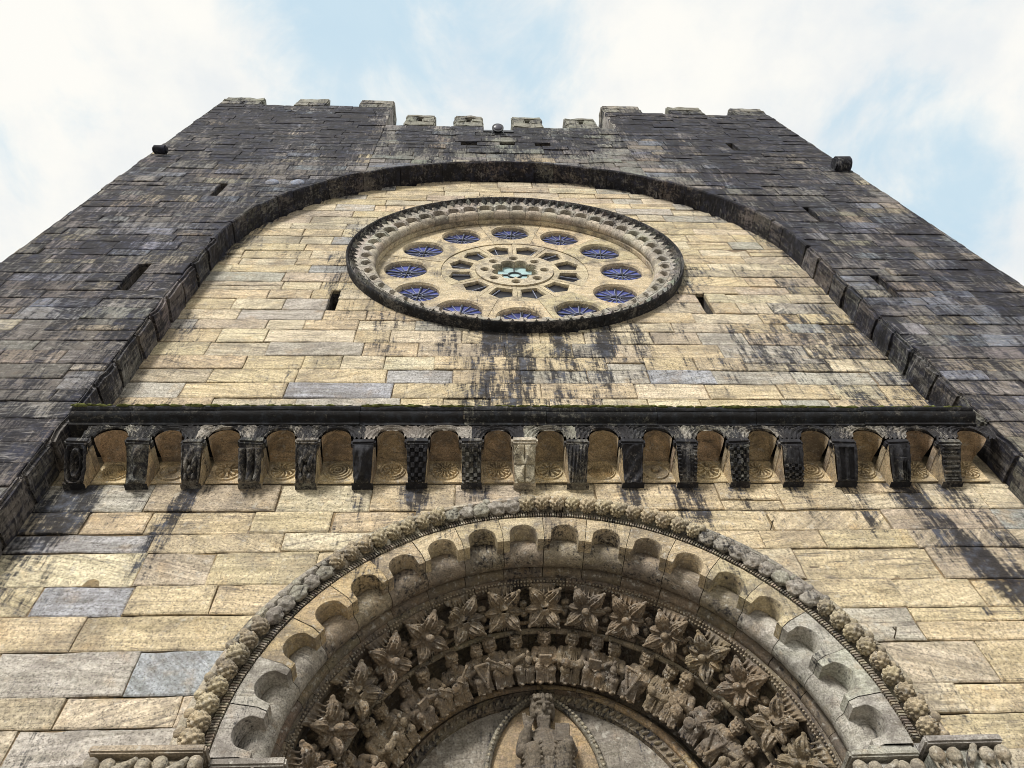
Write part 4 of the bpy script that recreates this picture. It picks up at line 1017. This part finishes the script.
limb(bm, (-.12, -.215, .63), (-.095, -.235, .675), .011, .009, 6)
limb(bm, (.14, -.06, .63), (.195, -.11, .46), .075, .070); limb(bm, (.195, -.11, .46), (.185, -.24, .44), .058, .036); hand(bm, (.19, -.245, .445), (-.5, -.1, .5), 2.0)
slab(bm, (.135, -.22, .55), (.12, .05, .17), Matrix.Rotation(.08, 3, 'Y')); slab(bm, (0, .04, .20), (.50, .14, .42))
ch = fuse('seated_figure', bm, .0068, (.15, .125, .095), .12, .004, 18, MB_)
fig = inst('seated_figure', ch, tymp, Matrix.Translation((mx+.01, TY-.0, TZ+.245)) @ Matrix.Scale(.93, 4))
fig['label'] = 'seated bearded robed figure with raised hand holding a book'
# imposts with bulbs and stalks
def bulb_mesh():
    bm = SB(); ell(bm, (0, 0, 0), (.045, .04, .05), sub=3); limb(bm, (0, .01, -.03), (.02, .02, -.16), .016, .010, 8)
    for q in (-1, 1): limb(bm, (q*.03, .02, -.02), (q*.045, .02, -.17), .008, .007, 6)
    return fuse('leaf_bulb', bm, .006, (.33, .29, .225), .14, .004)
def curl_mesh():
    bm = SB()
    for q in range(7): t = q/6; ell(bm, (.045-.09*t, -.01, .03-.08*t), (.022+.015*math.sin(t*3.1), .026, .02))
    limb(bm, (-.045, .01, -.05), (-.06, .02, -.17), .018, .012, 8)
    return fuse('curled_leaf', bm, .006, (.32, .285, .225), .16, .004)
BU, CU = bulb_mesh(), curl_mesh()
for x0, x1, yf, zt_, tin, lab in ((-2.83, -2.17, -.25, 4.485, (.42, .36, .27), 'impost with bulbs left of the arch'), (2.08, 2.56, -.25, 4.45, (.35, .335, .30), 'worn grey impost right of the arch'), (1.63, 2.06, -.16, 4.43, (.39, .37, .33), 'impost under the right foot of the scalloped arch'), (-2.16, -1.72, -.16, 4.45, (.38, .36, .32), 'impost under the left foot of the scalloped arch')):
    b = MB(); block(b, x0, x1, yf, .4, zt_-.055, zt_, jit(tin), .05, .012, .008); block(b, x0+.02, x1-.02, yf+.055, .4, zt_-.42, zt_-.057, jit(tin), .12, .02, .01)
    o = b.build('impost', MC, church, 40); o['label'] = lab
    n = max(3, round((x1-x0)/.095))
    for q in range(n):
        x = x0+.04+(x1-x0-.08)*q/(n-1)
        me_ = BU if q % 3 != 2 else CU
        inst('leaf_bulb' if me_ is BU else 'curled_leaf', me_, o, Matrix.Translation((x, yf+.03, zt_-.115-.01*(q % 2))) @ Matrix.Rotation(rnd.uniform(-.3, .3), 4, 'Y'))
# jambs, columns and door below the imposts
mb = MB()
for s in (-1, 1):
    for xi, xo, y0 in ((1.72, 2.30, .0), (1.50, 1.72, .40), (1.28, 1.50, .78)):
        zj = courses(0, 4.04, .35, .5)
        for z0, z1 in zip(zj, zj[1:]):
            a, b = sorted((XP+s*xi, XP+s*xo)); block(mb, a, b, y0, y0+.42, z0+.004, z1-.004, wall_tint(0, 0), .05, .012, .006)
    block(mb, *sorted((XP+s*1.26, XP+s*1.72)), .36, 1.2, 4.05, 4.43, (.4, .34, .26), .1)
port('portal_jamb', mb, MW)
for s in (-1, 1):
    for xc, yc in ((1.68, .33), (1.45, .71)):
        bm = bmesh.new(); bmesh.ops.create_cone(bm, cap_ends=True, segments=24, radius1=.09, radius2=.085, depth=2.9, matrix=Matrix.Translation((XP+s*xc, yc, 1.95))); b = MB(); from_bm(b, bm, (.42, .36, .27), .0)
        bm = bmesh.new(); bmesh.ops.create_cone(bm, cap_ends=True, segments=24, radius1=.09, radius2=.16, depth=.45, matrix=Matrix.Translation((XP+s*xc, yc, 3.62))); from_bm(b, bm, (.38, .32, .24), .05)
        block(b, XP+s*xc-.13, XP+s*xc+.13, yc-.13, yc+.13, 0, .5, (.4, .35, .27), .05)
        b.build('column', MC, church, 40)
mb = MB(); bm = bmesh.new(); slab(bm, (XP, 1.32, 2.02), (2.5, .08, 4.04)); from_bm(mb, bm, (.1, .06, .03)); mb.build('door', M_WOOD, church)
# nave behind the facade
mb = MB()
for x0, x1, y0, y1, z1 in ((-6.2, 6.2, 3.2, 26, 18.5), (-2.6, 2.6, .35, 3.2, 19.2)):
    V = [Vector((x, y, z)) for z in (0, z1) for x, y in ((x0, y0), (x1, y0), (x1, y1), (x0, y1))]
    mb.add(V, [(4, 5, 6, 7), (3, 7, 6, 2), (0, 4, 7, 3), (1, 2, 6, 5)], (.3, .27, .23), .4)
mb.build('nave', MT, church)

# ================================================================== other things
lamp = bpy.data.objects.new('floodlight', None); col.objects.link(lamp); lamp.location = (-.10, -DT-.03, 19.08); lamp.scale = (.62, .62, .62)
tag(lamp, 'round black floodlight on a dark bar in the middle gap of the parapet', 'floodlight')
b = MB(); Lm = Matrix.Translation((0, -.05, .24)) @ Matrix.Rotation(R(90+28), 4, 'X')
bm = bmesh.new(); bmesh.ops.create_cone(bm, cap_ends=True, segments=32, radius1=.12, radius2=.20, depth=.18, matrix=Lm); from_bm(b, bm, (0, 0, 0))
bm = bmesh.new(); bmesh.ops.create_cone(bm, cap_ends=True, segments=32, radius1=.205, radius2=.205, depth=.05, matrix=Lm @ Matrix.Translation((0, 0, .10))); from_bm(b, bm, (0, 0, 0))
b.build('lamp_housing', M_IRON, lamp, 40)
b = MB(); bm = bmesh.new(); bmesh.ops.create_uvsphere(bm, u_segments=24, v_segments=12, radius=1, matrix=Lm @ Matrix.Translation((0, 0, .125)) @ Matrix.Diagonal((.15, .15, .04, 1))); from_bm(b, bm, (0, 0, 0)); b.build('lens', M_LENS, lamp, 60)
b = MB(); bm = bmesh.new()
for p, q, r in (((-.20, .02, .0), (-.20, 0, .24), .014), ((.20, .02, .0), (.20, 0, .24), .014), ((-.2, .02, .0), (.2, .02, .0), .014)): limb(bm, p, q, r, r, 8)
from_bm(b, bm, (0, 0, 0)); b.build('bracket', M_IRON, lamp)
b = MB(); bm = bmesh.new(); slab(bm, (.04, .10, .62), (1.08, .09, .22)); from_bm(b, bm, (0, 0, 0)); b.build('mounting_bar', M_IRON, lamp)
# moss along the ledge
b = MB()
for k in range(1100):
    x = rnd.uniform(-4.28, 4.18)
    d = .5+.5*nz(x*1.6, 3, 8)+(.25 if abs(x+4.0) < .25 or abs(x-.3) < .5 or abs(x-2.2) < .5 else 0)
    if rnd.random() > d: continue
    bm = bmesh.new(); r = rnd.uniform(.008, .026); ell(bm, (x, *rnd.choice(((-.462, 7.782), (-.456, 7.797), (-.44, 7.808), (-.41, 7.815)))), (r*2.4, r*.9, r*.42), sub=1)
    for v in bm.verts: v.co += Vector((rnd.uniform(-1, 1), rnd.uniform(-1, 1), rnd.uniform(-1, 1)))*r*.25
    from_bm(b, bm, (0, 0, 0))
tag(b.build('moss', M_MOSS, None, 60), kind='stuff')
# two dry sprigs growing from joints of the lower wall
def sprig(x, z, label, k=1.0):
    b = MB(); bm = bmesh.new(); limb(bm, (x, .0, z), (x+.01, -.05, z+.05*k), .005, .004, 6)
    for q in range(7):
        a = rnd.uniform(-1, 1); p = Vector((x+.01, -.05, z+.05*k)); limb(bm, p, p+Vector((a*.05, -.03-rnd.random()*.02, .03+rnd.random()*.04))*k, .004, .002, 5)
    from_bm(b, bm, (0, 0, 0)); tag(b.build('dry_sprig', M_TWIG, None), label, 'weed', 'dry weeds in the wall joints')
sprig(1.90, 6.57, 'tiny dry weed sprouting from a joint above the right shoulder of the portal hood', .38)
sprig(2.42, 5.39, 'tiny dry weed in a wall joint beside the right foot of the portal arch', .42)
